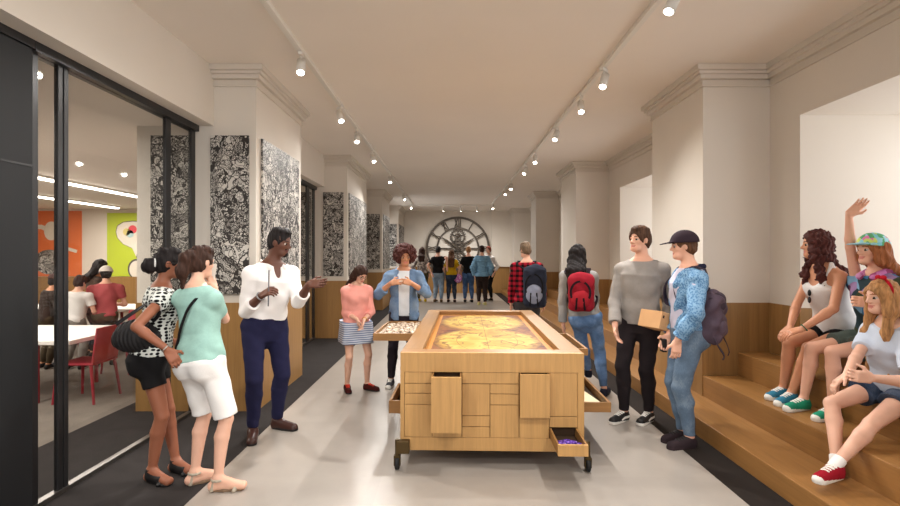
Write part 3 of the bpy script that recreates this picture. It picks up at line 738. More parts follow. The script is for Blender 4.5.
# right pillars and wall with deep window bays
RP = [(.2, 1.45), (5.0, 6.26), (10.04, 11.4), (14.7, 15.6), (19.8, 20.97)]
for (a, b) in RP:
    B('wall_right_pillar', WALL, 2.53, 3.25, a, b, 1.083, H)
    B('wall_right_pillar_base', OAK, 2.52, 3.25, a - .01, b + .01, .36, 1.083)
    cornice(2.53, 3.25, a, b)
NI = [(2.05, 4.57), (6.9, 9.41)]
ND = 4.3
segs = [(FRONT, 2.05), (4.57, 6.9), (9.41, BACK)]
for (a, b) in segs:
    B('wall_right', WALL, 3.2, ND + .2, a, b, 0, H)
    B('trim_%d' % tn, OAK, 3.185, 3.2, a, b, .59, 1.083); tn += 1
for (a, b) in NI:
    B('wall_right', WALL, 3.2, ND + .2, a, b, 2.84, H)
    B('wall_right', WALL, ND, ND + .2, a, b, 0, .95)
    for (y0, y1) in ((a, a + .015), (b - .015, b)):
        B('trim_%d' % tn, OAK, 3.19, ND, y0, y1, .82, 1.075); tn += 1
    # the window at the back of the bay
    w = B('window_%d' % (1 if a < 5 else 2), FRAME, ND + .08, ND + .12, a, b, .95, 1.0)
    bm = bmn()
    for (y0, y1, z0, z1) in ((a, a + .05, .95, 2.84), (b - .05, b, .95, 2.84), ((a + b) / 2 - .03, (a + b) / 2 + .03, .95, 2.84), (a, b, 2.79, 2.84), (a, b, 1.9, 1.95)):
        bx(bm, ND + .08, ND + .12, y0, y1, z0, z1)
    obj('window_frame', bm, WHITE, w)
for (a, b) in ((FRONT, .2), (1.45, 5.0), (6.26, 10.04), (11.4, 14.7), (15.6, 19.8)):
    bm = bmn()
    for (z0, z1, o) in ((H - .055, H, .10), (H - .085, H - .055, .075), (H - .13, H - .085, .05), (H - .20, H - .185, .02), (H - .185, H - .13, .012)):
        bx(bm, 3.2 - o, 3.22, a, b, z0, z1)
    struct('trim_%d' % tn, bm, TRIM); tn += 1
# end of the room behind the viewer stays open to daylight; side room shell
SW = paint('side_room_wall', (226, 214, 200), .85, .02)
B('wall_side_room', SW, -12.6, -3.13, 13.8, 14.0, 0, 2.85)
B('wall_side_room', SW, -12.6, -12.4, FRONT, 13.8, 0, 2.85)
B('trim_%d' % tn, OAK, -12.4, -3.2, 13.76, 13.8, 0, .98); tn += 1
B('wall_side_room_end', SW, -12.6, -2.6, FRONT - .2, FRONT, 0, 2.85)

# stepped oak seating along the right wall
st = thing('stepped_seating', 'long stepped oak seating with three treads running along the right wall', 'bench', (2.13, .2, 0))
obj('lowest_step', bx(bmn(), 2.13, 2.525, -1.0, 20.9, 0, .155, .006), OAKY, st)
for (a, b) in ((1.46, 4.985), (6.275, 10.025), (11.415, 14.685), (15.615, 19.785)):
    obj('middle_step', bx(bmn(), 2.52, 2.875, a, b, 0, .36, .006), OAKY, st)
    obj('upper_step', bx(bmn(), 2.87, 3.185, a, b, 0, .59, .006), OAKY, st)
for (a, b) in NI: obj('window_seat', bx(bmn(), 3.185, ND, a, b, 0, .82, .006), OAKY, st)
for (a, b) in RP[1:4]: obj('step_end_panel', bx(bmn(), 2.515, 2.53, a - .012, b + .012, .15, 1.083), OAK, st)

# glazed partitions on the left
GLASS = bpy.data.materials.new('clear_glass'); GLASS.use_nodes = True
_t = GLASS.node_tree; _t.nodes.clear(); _o = _t.nodes.new('ShaderNodeOutputMaterial'); _m = _t.nodes.new('ShaderNodeMixShader')
_a = _t.nodes.new('ShaderNodeBsdfTransparent'); _a.inputs[0].default_value = (.93, .93, .92, 1); _g = _t.nodes.new('ShaderNodeBsdfGlossy'); _g.inputs['Roughness'].default_value = .02
_f = _t.nodes.new('ShaderNodeFresnel'); _f.inputs[0].default_value = 1.35
_k = _t.nodes.new('ShaderNodeNewGeometry'); _q = _t.nodes.new('ShaderNodeMath'); _q.operation = 'SUBTRACT'; _q.inputs[0].default_value = 1.0; _t.links.new(_k.outputs['Backfacing'], _q.inputs[1])
_r = _t.nodes.new('ShaderNodeMath'); _r.operation = 'MULTIPLY'; _t.links.new(_f.outputs[0], _r.inputs[0]); _t.links.new(_q.outputs[0], _r.inputs[1])
_t.links.new(_r.outputs[0], _m.inputs[0]); _t.links.new(_a.outputs[0], _m.inputs[1]); _t.links.new(_g.outputs[0], _m.inputs[2]); _t.links.new(_m.outputs[0], _o.inputs[0])
def glazing(n, y0, y1, bars, panes):
    g = B('window_%d' % n, FRAME, -2.60, -2.50, y0, y1, 2.79, 2.85)
    obj('bottom_rail', bx(bmn(), -2.575, -2.525, y0, y1, .002, .03), [metal('sill_aluminium', (112, 108, 104))], g)
    for (a, b) in bars: obj('window_frame', bx(bmn(), -2.565, -2.535, a, b, .002, 2.80, .004), FRAME, g)
    for (a, b) in panes: obj('pane', bx(bmn(), -2.556, -2.544, a, b, .045, 2.79), GLASS, g)
    return g
glazing(3, 3.02, 4.985, [(3.02, 3.08), (3.235, 3.275), (3.285, 3.325), (4.46, 4.545), (4.90, 4.98)], [(3.08, 3.235), (3.325, 4.46), (4.545, 4.90)])
glazing(4, 6.515, 9.4, [(6.52, 6.6), (8.85, 9.02), (9.28, 9.39)], [(6.6, 8.85), (9.02, 9.28)])
glazing(5, 11.62, 14.28, [(11.62, 11.7), (13.9, 14.0), (14.2, 14.28)], [(11.7, 13.9)])
dw = struct('door_1', bx(bmn(), -2.58, -2.515, 1.2, 3.015, .003, 2.80, .004), PANEL)
obj('door_joint', bx(bmn(), -2.514, -2.512, 1.2, 3.015, 2.085, 2.097), FRAME, dw)
obj('door_frame', bx(bmn(), -2.60, -2.50, 1.0, 3.015, 2.80, 2.85), FRAME, dw)
B('wall_left', WALL, -2.56, -2.36, FRONT, 1.2, 0, 2.85)

# ------------------------------------------------------------ pictures on the pillars
seed = 1
def panel_front(x0, x1, y, z0, z1, label):
    global seed
    t = thing('wall_art_panel', label, 'artwork', ((x0 + x1) / 2, y, z0), 0, 'ink drawing panels on the left pillars'); seed += 1
    obj('picture', bx(bmn(), x0, x1, y - .026, y - .005, z0, z1), artwork('ink_drawing', seed), t)
    obj('backing_board', bx(bmn(), x0 + .01, x1 - .01, y - .005, y, z0 + .01, z1 - .01), WHITE, t)
def panel_side(y0, y1, x, z0, z1, label):
    global seed
    t = thing('wall_art_panel', label, 'artwork', (x, (y0 + y1) / 2, z0), 0, 'ink drawing panels on the left pillars'); seed += 1
    obj('picture', bx(bmn(), x + .005, x + .026, y0, y1, z0, z1), artwork('ink_drawing', seed), t)
    obj('backing_board', bx(bmn(), x, x + .005, y0 + .01, y1 - .01, z0 + .01, z1 - .01), WHITE, t)
ordn = ['nearest', 'second', 'third', 'farthest']
for i, (a, b) in enumerate(LP):
    w = ordn[i] + (' pillar from the viewer' if i in (1, 2) else ' pillar')
    panel_front(-2.385, -2.005, a, 1.17, 2.75, 'tall black and white ink drawing facing the viewer on the %s' % w)
    if i < 2: panel_front(-2.98, -2.61, a, 1.17, 2.75, 'narrow black and white ink drawing on the %s, behind the glass partition' % w)
    panel_side(a + .12, b - .15, -1.94, 1.17, 2.75, 'wide black and white ink drawing facing the corridor on the %s' % w)

# ------------------------------------------------------------ clock on the back wall
IRON = paint('dark_iron', (84, 76, 68), .55, .15, 8, .5, .4)
cx, cz, cy = .33, 1.86, BACK - .12
ck = thing('skeleton_clock', 'huge openwork iron clock with roman numerals on the back wall', 'clock', (cx, cy, .53))
Y = (0, 1, 0); c0 = (cx, cy, cz)
bm = bmn(); torus(bm, c0, Y, 1.29, 0, 96, sq=(.045, .035)); obj('outer_ring', bm, IRON, ck)
bm = bmn(); torus(bm, c0, Y, .86, 0, 80, sq=(.035, .03)); obj('inner_ring', bm, IRON, ck)
NUM = ['XII', 'I', 'II', 'III', 'IIII', 'V', 'VI', 'VII', 'VIII', 'IX', 'X', 'XI']
for i, s in enumerate(NUM):
    a = math.radians(30 * i); bm = bmn(); wd = {'I': .07, 'V': .15, 'X': .15}; tot = sum(wd[q] for q in s); u = -tot / 2
    def bar(p, q):
        pts = []
        for (uu, rr) in (p, q): pts.append((cx + math.sin(a) * rr + math.cos(a) * uu, cy, cz + math.cos(a) * rr - math.sin(a) * uu))
        tube(bm, pts, .021, 6)
    for ch in s:
        w_ = wd[ch]; m = u + w_ / 2
        if ch == 'I': bar((m, .88), (m, 1.26))
        if ch == 'V': bar((m - .055, 1.26), (m, .88)); bar((m + .055, 1.26), (m, .88))
        if ch == 'X': bar((m - .06, 1.26), (m + .06, .88)); bar((m + .06, 1.26), (m - .06, .88))
        u += w_
    obj('numeral', bm, IRON, ck)
def gear(x, z, R, n, name):
    bm = bmn(); torus(bm, (x, cy, z), Y, R, 0, 48, sq=(.03, .025)); torus(bm, (x, cy, z), Y, R * .5, 0, 32, sq=(.022, .022))
    for q in range(n):
        a = 2 * math.pi * q / n; tube(bm, [(x + math.cos(a) * (R + .02), cy, z + math.sin(a) * (R + .02)), (x + math.cos(a) * (R + .065), cy, z + math.sin(a) * (R + .065))], .022, 6)
    for q in range(5):
        a = 2 * math.pi * q / 5 + .3; tube(bm, [(x, cy, z), (x + math.cos(a) * R, cy, z + math.sin(a) * R)], .022, 6)
    obj(name, bm, IRON, ck)
gear(cx, cz + .50, .27, 20, 'gear'); gear(cx, cz + .10, .24, 16, 'gear'); gear(cx, cz - .42, .32, 22, 'gear')
for (an, ln) in ((-55, .82), (57, .80)):
    a = math.radians(an); bm = bmn(); tube(bm, [(cx - math.sin(a) * .12, cy - .04, cz - math.cos(a) * .12), (cx + math.sin(a) * ln * .7, cy - .04, cz + math.cos(a) * ln * .7), (cx + math.sin(a) * ln, cy - .04, cz + math.cos(a) * ln)], [.03, .045, .012], 8)
    obj('clock_hand', bm, IRON, ck)
for (a, r0, r1) in ((0, .78, .88), (90, .2, .86), (-90, .2, .86), (180, .7, .86), (140, .3, .86), (-140, .3, .86)):
    bm = bmn(); a = math.radians(a); tube(bm, [(cx + math.sin(a) * r0, cy + .01, cz + math.cos(a) * r0), (cx + math.sin(a) * r1, cy + .01, cz + math.cos(a) * r1)], .03, 6)
    obj('spoke', bm, IRON, ck)
for q in range(4):
    bm = bmn(); a = math.radians(45 + 90 * q); tube(bm, [(cx + math.sin(a) * 1.29, cy, cz + math.cos(a) * 1.29), (cx + math.sin(a) * 1.29, BACK - .02, cz + math.cos(a) * 1.29)], .03, 6)
    obj('wall_bracket', bm, IRON, ck)

# ------------------------------------------------------------ track lighting
TZ = 3.40
def track(x0, x1, y0, y1, label):
    o = obj('lighting_track', bx(bmn(), x0, x1, y0, y1, TZ, H, .004), WHITE, origin=((x0 + x1) / 2, (y0 + y1) / 2, TZ)); tag(o, label, 'track', 'ceiling lighting tracks')
track(-1.385, -1.335, -2.5, 18.4, 'white ceiling lighting track along the left side of the corridor')
track(1.495, 1.545, -2.5, 18.4, 'white ceiling lighting track along the right side of the corridor')
track(-1.335, 1.495, 18.35, 18.4, 'short white lighting track crossing the ceiling in front of the clock wall')
LENS = emit('lamp_lens', (255, 244, 226), 30)
def spot_proto():
    t = thing('track_spotlight', '', 'spotlight', (0, 0, TZ), 0, 'white spotlights on the ceiling tracks')
    obj('adapter', bx(bmn(), -.02, .02, -.06, .06, TZ - .03, TZ, .004), WHITE, t)
    bm = bmn(); tube(bm, [(0, 0, TZ - .03), (0, 0, TZ - .07)], .012, 8); obj('stem', bm, WHITE, t)
    bm = bmn(); d = Vector((0, -.45, -.9)).normalized(); c = Vector((0, 0, TZ - .12))
    tube(bm, [c - d * .07, c + d * .075], .040, 20); obj('lamp_head', bm, WHITE, t, True)
    bm = bmn(); tube(bm, [c + d * .074, c + d * .082], .031, 20); obj('lens', bm, LENS, t)
    return t
sp0 = spot_proto(); first = True
def spot(x, y, rz, label, power=60, aim=None, on=True):
    global first
    o = sp0 if first else dup(sp0, (x, y, TZ), rz, label)
    if first: o.location = (x, y, TZ); o.rotation_euler = (0, 0, rz); o['label'] = label; first = False
    if on:
        l = bpy.data.lights.new('spot_beam', 'SPOT'); l.energy = power; l.spot_size = math.radians(140); l.spot_blend = 1.0; l.shadow_soft_size = .04; l.color = (1, .97, .925)
        q = bpy.data.objects.new('spot_beam', l); C.objects.link(q)
        d = Vector((math.sin(rz) * .45, -math.cos(rz) * .45, -.9)).normalized(); q.location = Vector((x, y, TZ - .12)) + d * .10
        q.rotation_euler = (Vector(aim) if aim else d).to_track_quat('-Z', 'Y').to_euler()
def nth(i): return ['first', 'second', 'third', 'fourth', 'fifth', 'sixth', 'seventh', 'eighth', 'ninth', 'tenth', 'eleventh'][i]
EN = 1.7
lx = [(301, 0), (340, 0), (357, 0), (373, 0), (390, 0), (404, 0), (411, 0)]
rx_ = [(673, 0), (604, 0), (581, 0), (556, 1), (535, 1), (525, 0), (511, 0), (506, 0), (493, 0)]
for i, (px, off) in enumerate(lx):
    spot(-1.36, 1.36 * 500 / (450 - px), math.radians(40 if i % 2 else 10), 'white spotlight on the left track, %s counted from the viewer' % nth(i), 85 * EN)
for i, (px, off) in enumerate(rx_):
    spot(1.52, 1.52 * 500 / (px - 450), math.radians(-75 if i == 0 else -40 if i % 2 else -10), 'white spotlight on the right track, %s counted from the viewer' % nth(i), 85 * EN)
for i, px in enumerate((443, 461, 477)):
    spot((px - 450) * 18.375 / 500, 18.375, math.pi, 'small white spotlight on the crossing track, %s from the left' % nth(i), 75 * EN)
# lamps of the same tracks behind the viewer
for (x, y) in ((-1.36, 1.6), (1.52, 1.4), (-1.36, -.8), (1.52, -.8)):
    l = bpy.data.lights.new('spot_beam', 'SPOT'); l.energy = 85 * EN; l.spot_size = math.radians(130); l.spot_blend = .9; l.shadow_soft_size = .04; l.color = (1, .97, .925)
    q = bpy.data.objects.new('spot_beam', l); C.objects.link(q); q.location = (x, y, TZ - .15); q.rotation_euler = Vector((-.6 if x > 0 else .15, .3, -.8)).to_track_quat('-Z', 'Y').to_euler()

# ------------------------------------------------------------ rolling map table
TA = math.radians(-1.7); TL = 2.9
tb = thing('map_table', 'large oak exhibit table on castors with an antique map set in its top', 'table', (.305, 3.65, 0), TA)
def T(name, mat, *b, parent=None):
    bm = bx(bmn(), *b); bmesh.ops.transform(bm, matrix=root_mat(tb), verts=bm.verts[:]); return obj(name, bm, mat, parent or tb)
W2 = .67; ZB, ZT = .126, .842; sc = .0073; X0 = 491.8
lx_ = lambda px: (px - X0) * sc
lz_ = lambda py: EYE - (py - HY) * sc
# carcass: closed box with a sunken top
T('side_panel', OAKTY, -W2 + .003, -W2 + .03, .02, TL, ZB, ZT - .05); T('side_panel', OAKTY, W2 - .03, W2 - .003, .02, TL, ZB, ZT - .05)
T('back_panel', OAKTX, -W2 + .003, W2 - .003, TL - .03, TL - .003, ZB, ZT - .05); T('bottom_panel', OAKTX, -W2 + .01, W2 - .01, .02, TL - .01, ZB, ZB + .02)
T('front_apron', OAKT, -W2, W2, 0, .03, lz_(372.5), ZT, .002); T('front_rail', OAKT, -W2, W2, 0, .03, ZB, lz_(438), .002)
T('front_stile', OAKT, -W2, lx_(404), 0, .03, lz_(438), lz_(372.5), .001); T('front_stile', OAKT, lx_(577), W2, 0, .03, lz_(438), lz_(372.5), .001)
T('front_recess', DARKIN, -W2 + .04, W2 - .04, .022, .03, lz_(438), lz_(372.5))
RW = .15
T('tabletop_rim', OAKTX, -W2, W2, .0305, RW, ZT - .05, ZT, .003); T('tabletop_rim', OAKTX, -W2, W2, TL - RW, TL, ZT - .05, ZT, .003)
T('tabletop_rim', OAKTY, -W2, -W2 + RW, RW, TL - RW, ZT - .05, ZT, .003); T('tabletop_rim', OAKTY, W2 - RW, W2, RW, TL - RW, ZT - .05, ZT, .003)
mw, ml = 2 * (W2 - RW), TL - 2 * RW
bm = bmn(); bx(bm, -mw / 2, mw / 2, -ml / 2, ml / 2, -.01, 0)
mp = obj('map_sheet', bm, mapmat(mw, ml)); mp.parent = tb; mp.location = (0, TL / 2, ZT - .045); mp['label'] = 'yellow and brown antique map of two hemispheres'
cols = [404, 432, 462, 490, 519, 549, 577]; rows = [372.5, 384, 394, 405, 416, 427, 438]; g = .0022
def front_panel(c0, c1, r0, r1, name='drawer_front'):
    return T(name, OAKT, lx_(cols[c0]) + g, lx_(cols[c1]) - g, .002, .021, lz_(rows[r1]) + g, lz_(rows[r0]) - g, .0012)
for q in ((0, 1, 0, 1), (0, 1, 1, 2), (0, 1, 2, 3), (0, 1, 3, 6), (1, 2, 5, 6), (2, 3, 5, 6), (2, 4, 0, 1), (2, 3, 1, 4), (2, 3, 4, 5), (3, 4, 1, 2), (3, 4, 2, 3), (3, 4, 3, 6), (5, 6, 0, 4), (4, 5, 4, 6), (5, 6, 4, 5)): front_panel(*q)
def drawer(x0, x1, z0, z1, out, wall=.012, floor_=None):
    """drawer pulled out of the front by out metres"""
    d = T('drawer', OAKT, x0, x1, -out, -out + .02, z0, z1, .0015); y1 = .021; zt = z1 if floor_ is None else z1
    T('drawer_side', OAKTY, x0, x0 + wall, -out + .02, y1, z0 + .004, zt - .003)
    T('drawer_side', OAKTY, x1 - wall, x1, -out + .02, y1, z0 + .004, zt - .003)
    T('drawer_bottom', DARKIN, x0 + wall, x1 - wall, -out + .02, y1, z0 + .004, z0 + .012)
drawer(lx_(432) + g, lx_(462) - g, lz_(427) + g, lz_(372.5) - g, .15)
drawer(lx_(519) + g, lx_(549) - g, lz_(416) + g, lz_(372.5) - g, .045)
drawer(lx_(549) + g, lx_(577) - g, lz_(438) + g, lz_(427) - g, .33)
def tray(x0, x1, y0, y1, z0, z1, name='pull_out_tray', wall=.02):
    bm = bmn()
    for b in ((x0, x1, y0, y0 + wall, z0, z1), (x0, x1, y1 - wall, y1, z0, z1), (x0, x0 + wall, y0 + wall, y1 - wall, z0, z1), (x1 - wall, x1, y0 + wall, y1 - wall, z0, z1)): bx(bm, *b)
    bmesh.ops.transform(bm, matrix=root_mat(tb), verts=bm.verts[:]); o = obj(name, bm, OAKTX, tb)
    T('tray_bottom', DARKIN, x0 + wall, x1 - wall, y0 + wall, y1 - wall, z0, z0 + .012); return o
def loc_t(X, Yd): v = root_mat(tb).inverted() @ Vector((X, Yd, 0)); return v.x, v.y
tray(-1.085, -W2 + .001, 1.16, 2.08, .73, .80)
tray(W2 - .001, .80, .42, 1.22, .745, .80)
tray(W2 - .001, .93, .23, 1.05, .345, .42)
tray(-.80, -W2 + .001, .30, .85, .30, .40)
BRONZE = metal('bronze_bracket', (86, 70, 44), .5); RUBBER = paint('black_rubber', (28, 28, 29), .6, .05)
def TT(name, bm, mat, sm=False): bmesh.ops.transform(bm, matrix=root_mat(tb), verts=bm.verts[:]); return obj(name, bm, mat, tb, sm)
for sx in (-1, 1):
    for (y0, sy) in ((0, -1), (TL, 1)):
        xa, xb = sx * (W2 + .025), sx * (W2 - .07); yc = y0 + sy * .032
        TT('castor_bracket', bx(bmn(), min(xa, xb), max(xa, xb), min(y0, y0 + sy * .055), max(y0, y0 + sy * .055), .118, .208, .004), BRONZE)
        xx = sx * (W2 + .018); bm = bmn(); tube(bm, [(xx, yc, .215), (xx, yc, .085)], .017, 12)
        for q in (-.024, .018): bx(bm, xx + q, xx + q + .006, yc - .018, yc + .018, .03, .10)
        bx(bm, xx - .024, xx + .024, yc - .018, yc + .018, .088, .102); TT('castor_fork', bm, BRONZE)
        bm = bmn(); tube(bm, [(xx - .016, yc, .045), (xx - .012, yc, .045), (xx + .012, yc, .045), (xx + .016, yc, .045)], [.036, .045, .045, .036], 28); TT('castor_wheel', bm, RUBBER, True)
# contents of the drawers: purple crystals, pale shells, a folded paper
def lump(name, mat, r, n, sub, sq=(1, 1, 1), sd=0):
    rr = random.Random(sd); bm = bmn(); bmesh.ops.create_icosphere(bm, subdivisions=sub, radius=r)
    for v in bm.verts: v.co = Vector((v.co.x * sq[0], v.co.y * sq[1], v.co.z * sq[2])) * (1 + rr.uniform(-n, n))
    zmin = min(v.co.z for v in bm.verts); bmesh.ops.translate(bm, vec=(0, 0, -zmin), verts=bm.verts[:]); return obj(name, bm, mat, origin=(0, 0, 0))
AM = NT('amethyst'); _v = AM.obj(); _f, _ = AM.noise(_v, 40, 3); AM.col(AM.ramp(_f, [(.35, lin(60, 30, 120)), (.55, lin(120, 84, 190)), (.7, lin(214, 196, 236))])); AM = AM.done(.2, 0, .6)
rr = random.Random(3); base = None; M = root_mat(tb)
for i in range(14):
    if base is None: o = base = lump('amethyst_crystal', AM, .026, .28, 1, (1, .9, .8), 4)
    else: o = base.copy(); C.objects.link(o)
    col_, row_ = i % 5, i // 5
    p = M @ Vector((lx_(549) + .035 + col_ * .031 + rr.uniform(-.004, .004), -.33 + .06 + row_ * .055 + rr.uniform(-.006, .006), lz_(438) + g + .0125 + (.012 if row_ % 2 else 0)))
    o.location = p; o.rotation_euler = (0, 0, rr.uniform(0, 6)); s = rr.uniform(.8, 1.15); o.scale = (s, s, s)
    tag(o, 'purple and white crystal in the small open drawer at the table\'s lower right', 'crystal', 'purple crystals in the open drawer')
SHM = NT('pale_shell'); _v = SHM.obj((1, 1, 1)); _f, _ = SHM.noise(_v, 30, 3); SHM.col(SHM.ramp(_f, [(.35, lin(96, 74, 56)), (.5, lin(206, 184, 160)), (.65, lin(244, 234, 220))])); SHM = SHM.done(.5)
bases = [lump('shell', SHM, .05, .16, 2, (1, .8, .5), 5), lump('shell', SHM, .042, .2, 2, (.9, 1.1, .6), 6)]; used = set()
for i in range(7):
    for j in range(5):
        b = bases[(i + j) % 2]
        if b in used: o = b.copy(); C.objects.link(o)
        else: o = b; used.add(b)
        p = M @ Vector((-1.02 + j * .072 + rr.uniform(-.008, .008), 1.24 + i * .125 + (j % 2) * .05 + rr.uniform(-.01, .01), .743)); o.location = p; o.rotation_euler = (0, 0, rr.uniform(0, 6)); s = rr.uniform(.85, 1.15); o.scale = (s, s, s)
        tag(o, 'pale shell lying in the tray pulled out on the table\'s left side', 'shell', 'shells in the left tray')
PAPER = paint('cream_paper', (224, 208, 172), .8, .06, 12)
bm = bx(bmn(), -.07, .07, -.2, .2, 0, .012, .003); pp = obj('booklet', bm, PAPER, origin=(0, 0, 0)); pp.location = M @ Vector((.80, .62, .357)); pp.rotation_euler = (0, 0, .12)
tag(pp, 'cream paper booklet lying in the low tray on the table\'s right side', 'booklet')

# ------------------------------------------------------------ side room behind the glass
ORANGE = NT('orange_mural'); ORANGE.col(lin(232, 120, 66)); ORANGE = ORANGE.done(.7)
LIME = NT('lime_mural'); LIME.col(lin(190, 205, 56)); LIME = LIME.done(.7)
LINE = paint('drawing_grey', (92, 86, 80), .8); CREAMY = paint('mural_cream', (232, 222, 206), .8); PINKY = paint('mural_pink', (222, 84, 92), .8); SAND = paint('mural_sand', (226, 206, 130), .8); AQUA = paint('mural_aqua', (176, 206, 204), .8)
yw = 13.798
bd = lambda px: (px - CX) * yw / F_PX
bh = lambda py: EYE - (py - HY) * yw / F_PX
def flat(name, pts, y, mat, root, th=.006): return obj(name, prism(bmn(), pts, y - th, y), mat, root)
def blob(cx, cz, rx, rz, n=40, ph=0): return [(cx + rx * math.cos(2 * math.pi * i / n + ph), cz + rz * math.sin(2 * math.pi * i / n + ph)) for i in range(n)]
m1 = thing('mural_board', 'orange wall board with a cream line drawing behind the glass partition', 'artwork', (bd(56), yw, .99))
flat('board', [(bd(30), max(.99, bh(280))), (bd(82), max(.99, bh(280))), (bd(82), bh(211)), (bd(30), bh(211))], yw, ORANGE, m1, .02)
bm = bmn()
arc = [i * .35 for i in range(3, 14)]; prism(bm, [(bd(40 + 13.5 * math.cos(a)), bh(240 - 15.5 * math.sin(a))) for a in arc] + [(bd(40 + 9 * math.cos(a)), bh(240 - 11 * math.sin(a))) for a in arc[::-1]], yw - .027, yw - .021); obj('drawing', bm, CREAMY, m1)
flat('drawing', blob(bd(50), bh(262), .42, .34), yw - .021, artwork('mural_pattern', 31), m1); flat('drawing', blob(bd(52), bh(231), .2, .26), yw - .021, CREAMY, m1)
flat('drawing', [(bd(68), bh(247)), (bd(78), bh(250)), (bd(77), bh(253)), (bd(67), bh(250))], yw - .021, CREAMY, m1)
m2 = thing('mural_board', 'lime green wall board with a drawn speech bubble behind the glass partition', 'artwork', (bd(127), yw, .99))
flat('board', [(bd(107.5), max(.99, bh(277))), (bd(148), max(.99, bh(277))), (bd(148), bh(213)), (bd(107.5), bh(213))], yw, LIME, m2, .02)
bub = [(bd(x), bh(y)) for x, y in ((117, 232), (118.5, 226), (124, 222.5), (133, 221.5), (148, 222), (148, 246), (139, 246), (137, 257), (133, 248), (124, 244), (118.5, 238))]
flat('speech_bubble', [(bd(132.5) + (x - bd(132.5)) * 1.05, bh(237) + (z - bh(237)) * 1.05) for x, z in bub], yw - .021, LINE, m2); flat('speech_bubble', bub, yw - .029, CREAMY, m2)
for (x, y, r, mt) in ((133.5, 229.5, .115, PINKY), (127.5, 232, .10, SAND), (131, 234, .10, AQUA)): flat('dot', blob(bd(x), bh(y), r, r), yw - .037, mt, m2)
flat('drawing', blob(bd(137), bh(269), .24, .28), yw - .021, LINE, m2); flat('drawing', blob(bd(137.4), bh(269.4), .20, .24), yw - .029, CREAMY, m2)
TUBE_L = emit('tube_light', (255, 246, 236), 11)
for (x, y0, y1, lb) in ((-6.6, 7.5, 10.7, 'nearer long tube light on the side room ceiling'), (-8.7, 9.4, 13.1, 'farther long tube light on the side room ceiling')):
    t = thing('linear_light', lb, 'ceiling light', (x, (y0 + y1) / 2, 2.79), 0, 'tube lights in the side room')
    obj('housing', bx(bmn(), x - .06, x + .06, y0, y1, 2.81, 2.851), WHITE, t); obj('diffuser', bx(bmn(), x - .05, x + .05, y0 + .02, y1 - .02, 2.785, 2.81), TUBE_L, t)
for (x, y) in ((-6.6, 9.1), (-8.7, 11.2), (-6.6, 5), (-4.5, 3), (-9, 5)):  # positions beyond the modelled tubes are added fill lamps without a fixture
    l = bpy.data.lights.new('tube_and_fill_glow', 'AREA'); l.shape = 'RECTANGLE'; l.size = .1; l.size_y = 3.0; l.energy = 130; l.color = (1, .94, .87)
    q = bpy.data.objects.new('tube_and_fill_glow', l); C.objects.link(q); q.location = (x, y, 2.77)
TOPW = paint('white_laminate', (236, 232, 226), .4, .01); REDC = paint('red_chair_plastic', (150, 44, 56), .5, .04); PINKC = paint('chair_shell', (168, 62, 70), .5, .04)
def side_table(x0, x1, y0, y1, z, label):
    t = thing('activity_table', label, 'table', ((x0 + x1) / 2, (y0 + y1) / 2, 0)); obj('tabletop', bx(bmn(), x0, x1, y0, y1, z - .045, z, .006), TOPW, t)
    for (x, y) in ((x0 + .3, y0 + .15), (x1 - .45, y0 + .15), (x0 + .3, y1 - .15), (x1 - .45, y1 - .15)):
        bm = bmn(); tube(bm, [(x, y, z - .045), (x, y, 0)], .022, 10); obj('leg', bm, REDC, t)
side_table(-5.9, -3.9, 5.12, 6.3, .68, 'white table nearest the glass partition in the side room')
side_table(-7.4, -4.9, 8.0, 8.9, .70, 'white table behind the children in the side room')
ch = thing('side_chair', '', 'chair', (0, 0, 0), 0, 'red chairs in the side room')
obj('seat', bx(bmn(), -.20, .20, -.20, .20, .40, .425, .01), REDC, ch)
bm = bmn(); bx(bm, -.20, .20, .18, .20, .43, .80, .008, Matrix.Translation((0, .18, .43)) @ Matrix.Rotation(-.14, 4, 'X') @ Matrix.Translation((0, -.18, -.43))); obj('backrest', bm, PINKC, ch)
for (x, y, sx, sy) in ((-.18, -.18, -.03, -.03), (.18, -.18, .03, -.03), (-.18, .17, -.03, .05), (.18, .17, .03, .05)):
    bm = bmn(); tube(bm, [(x, y, .405), (x + sx, y + sy, 0)], [.017, .013], 8); obj('leg', bm, REDC, ch)
CH = [(-3.93, 5.42, -90, 'red chair with its back to the glass partition, pushed up to the near white table'),
      (-4.9, 4.86, 180, 'red chair on the near side of the near white table, cut by the door frame'),
      (-4.35, 6.75, -10, 'red chair behind the far side of the near white table'),
      (-4.55, 7.75, -70, 'red chair at the end of the white table behind the children'),
      (-3.75, 7.35, -100, 'red chair standing beside the pillar, behind the near white table'),
      (-5.9, 7.5, 10, 'red chair behind the child in the white tee')]
for i, (x, y, a, lb) in enumerate(CH):
    if i == 0: ch.location = (x, y, 0); ch.rotation_euler = (0, 0, math.radians(a)); ch['label'] = lb
    else: dup(ch, (x, y, 0), math.radians(a), lb)

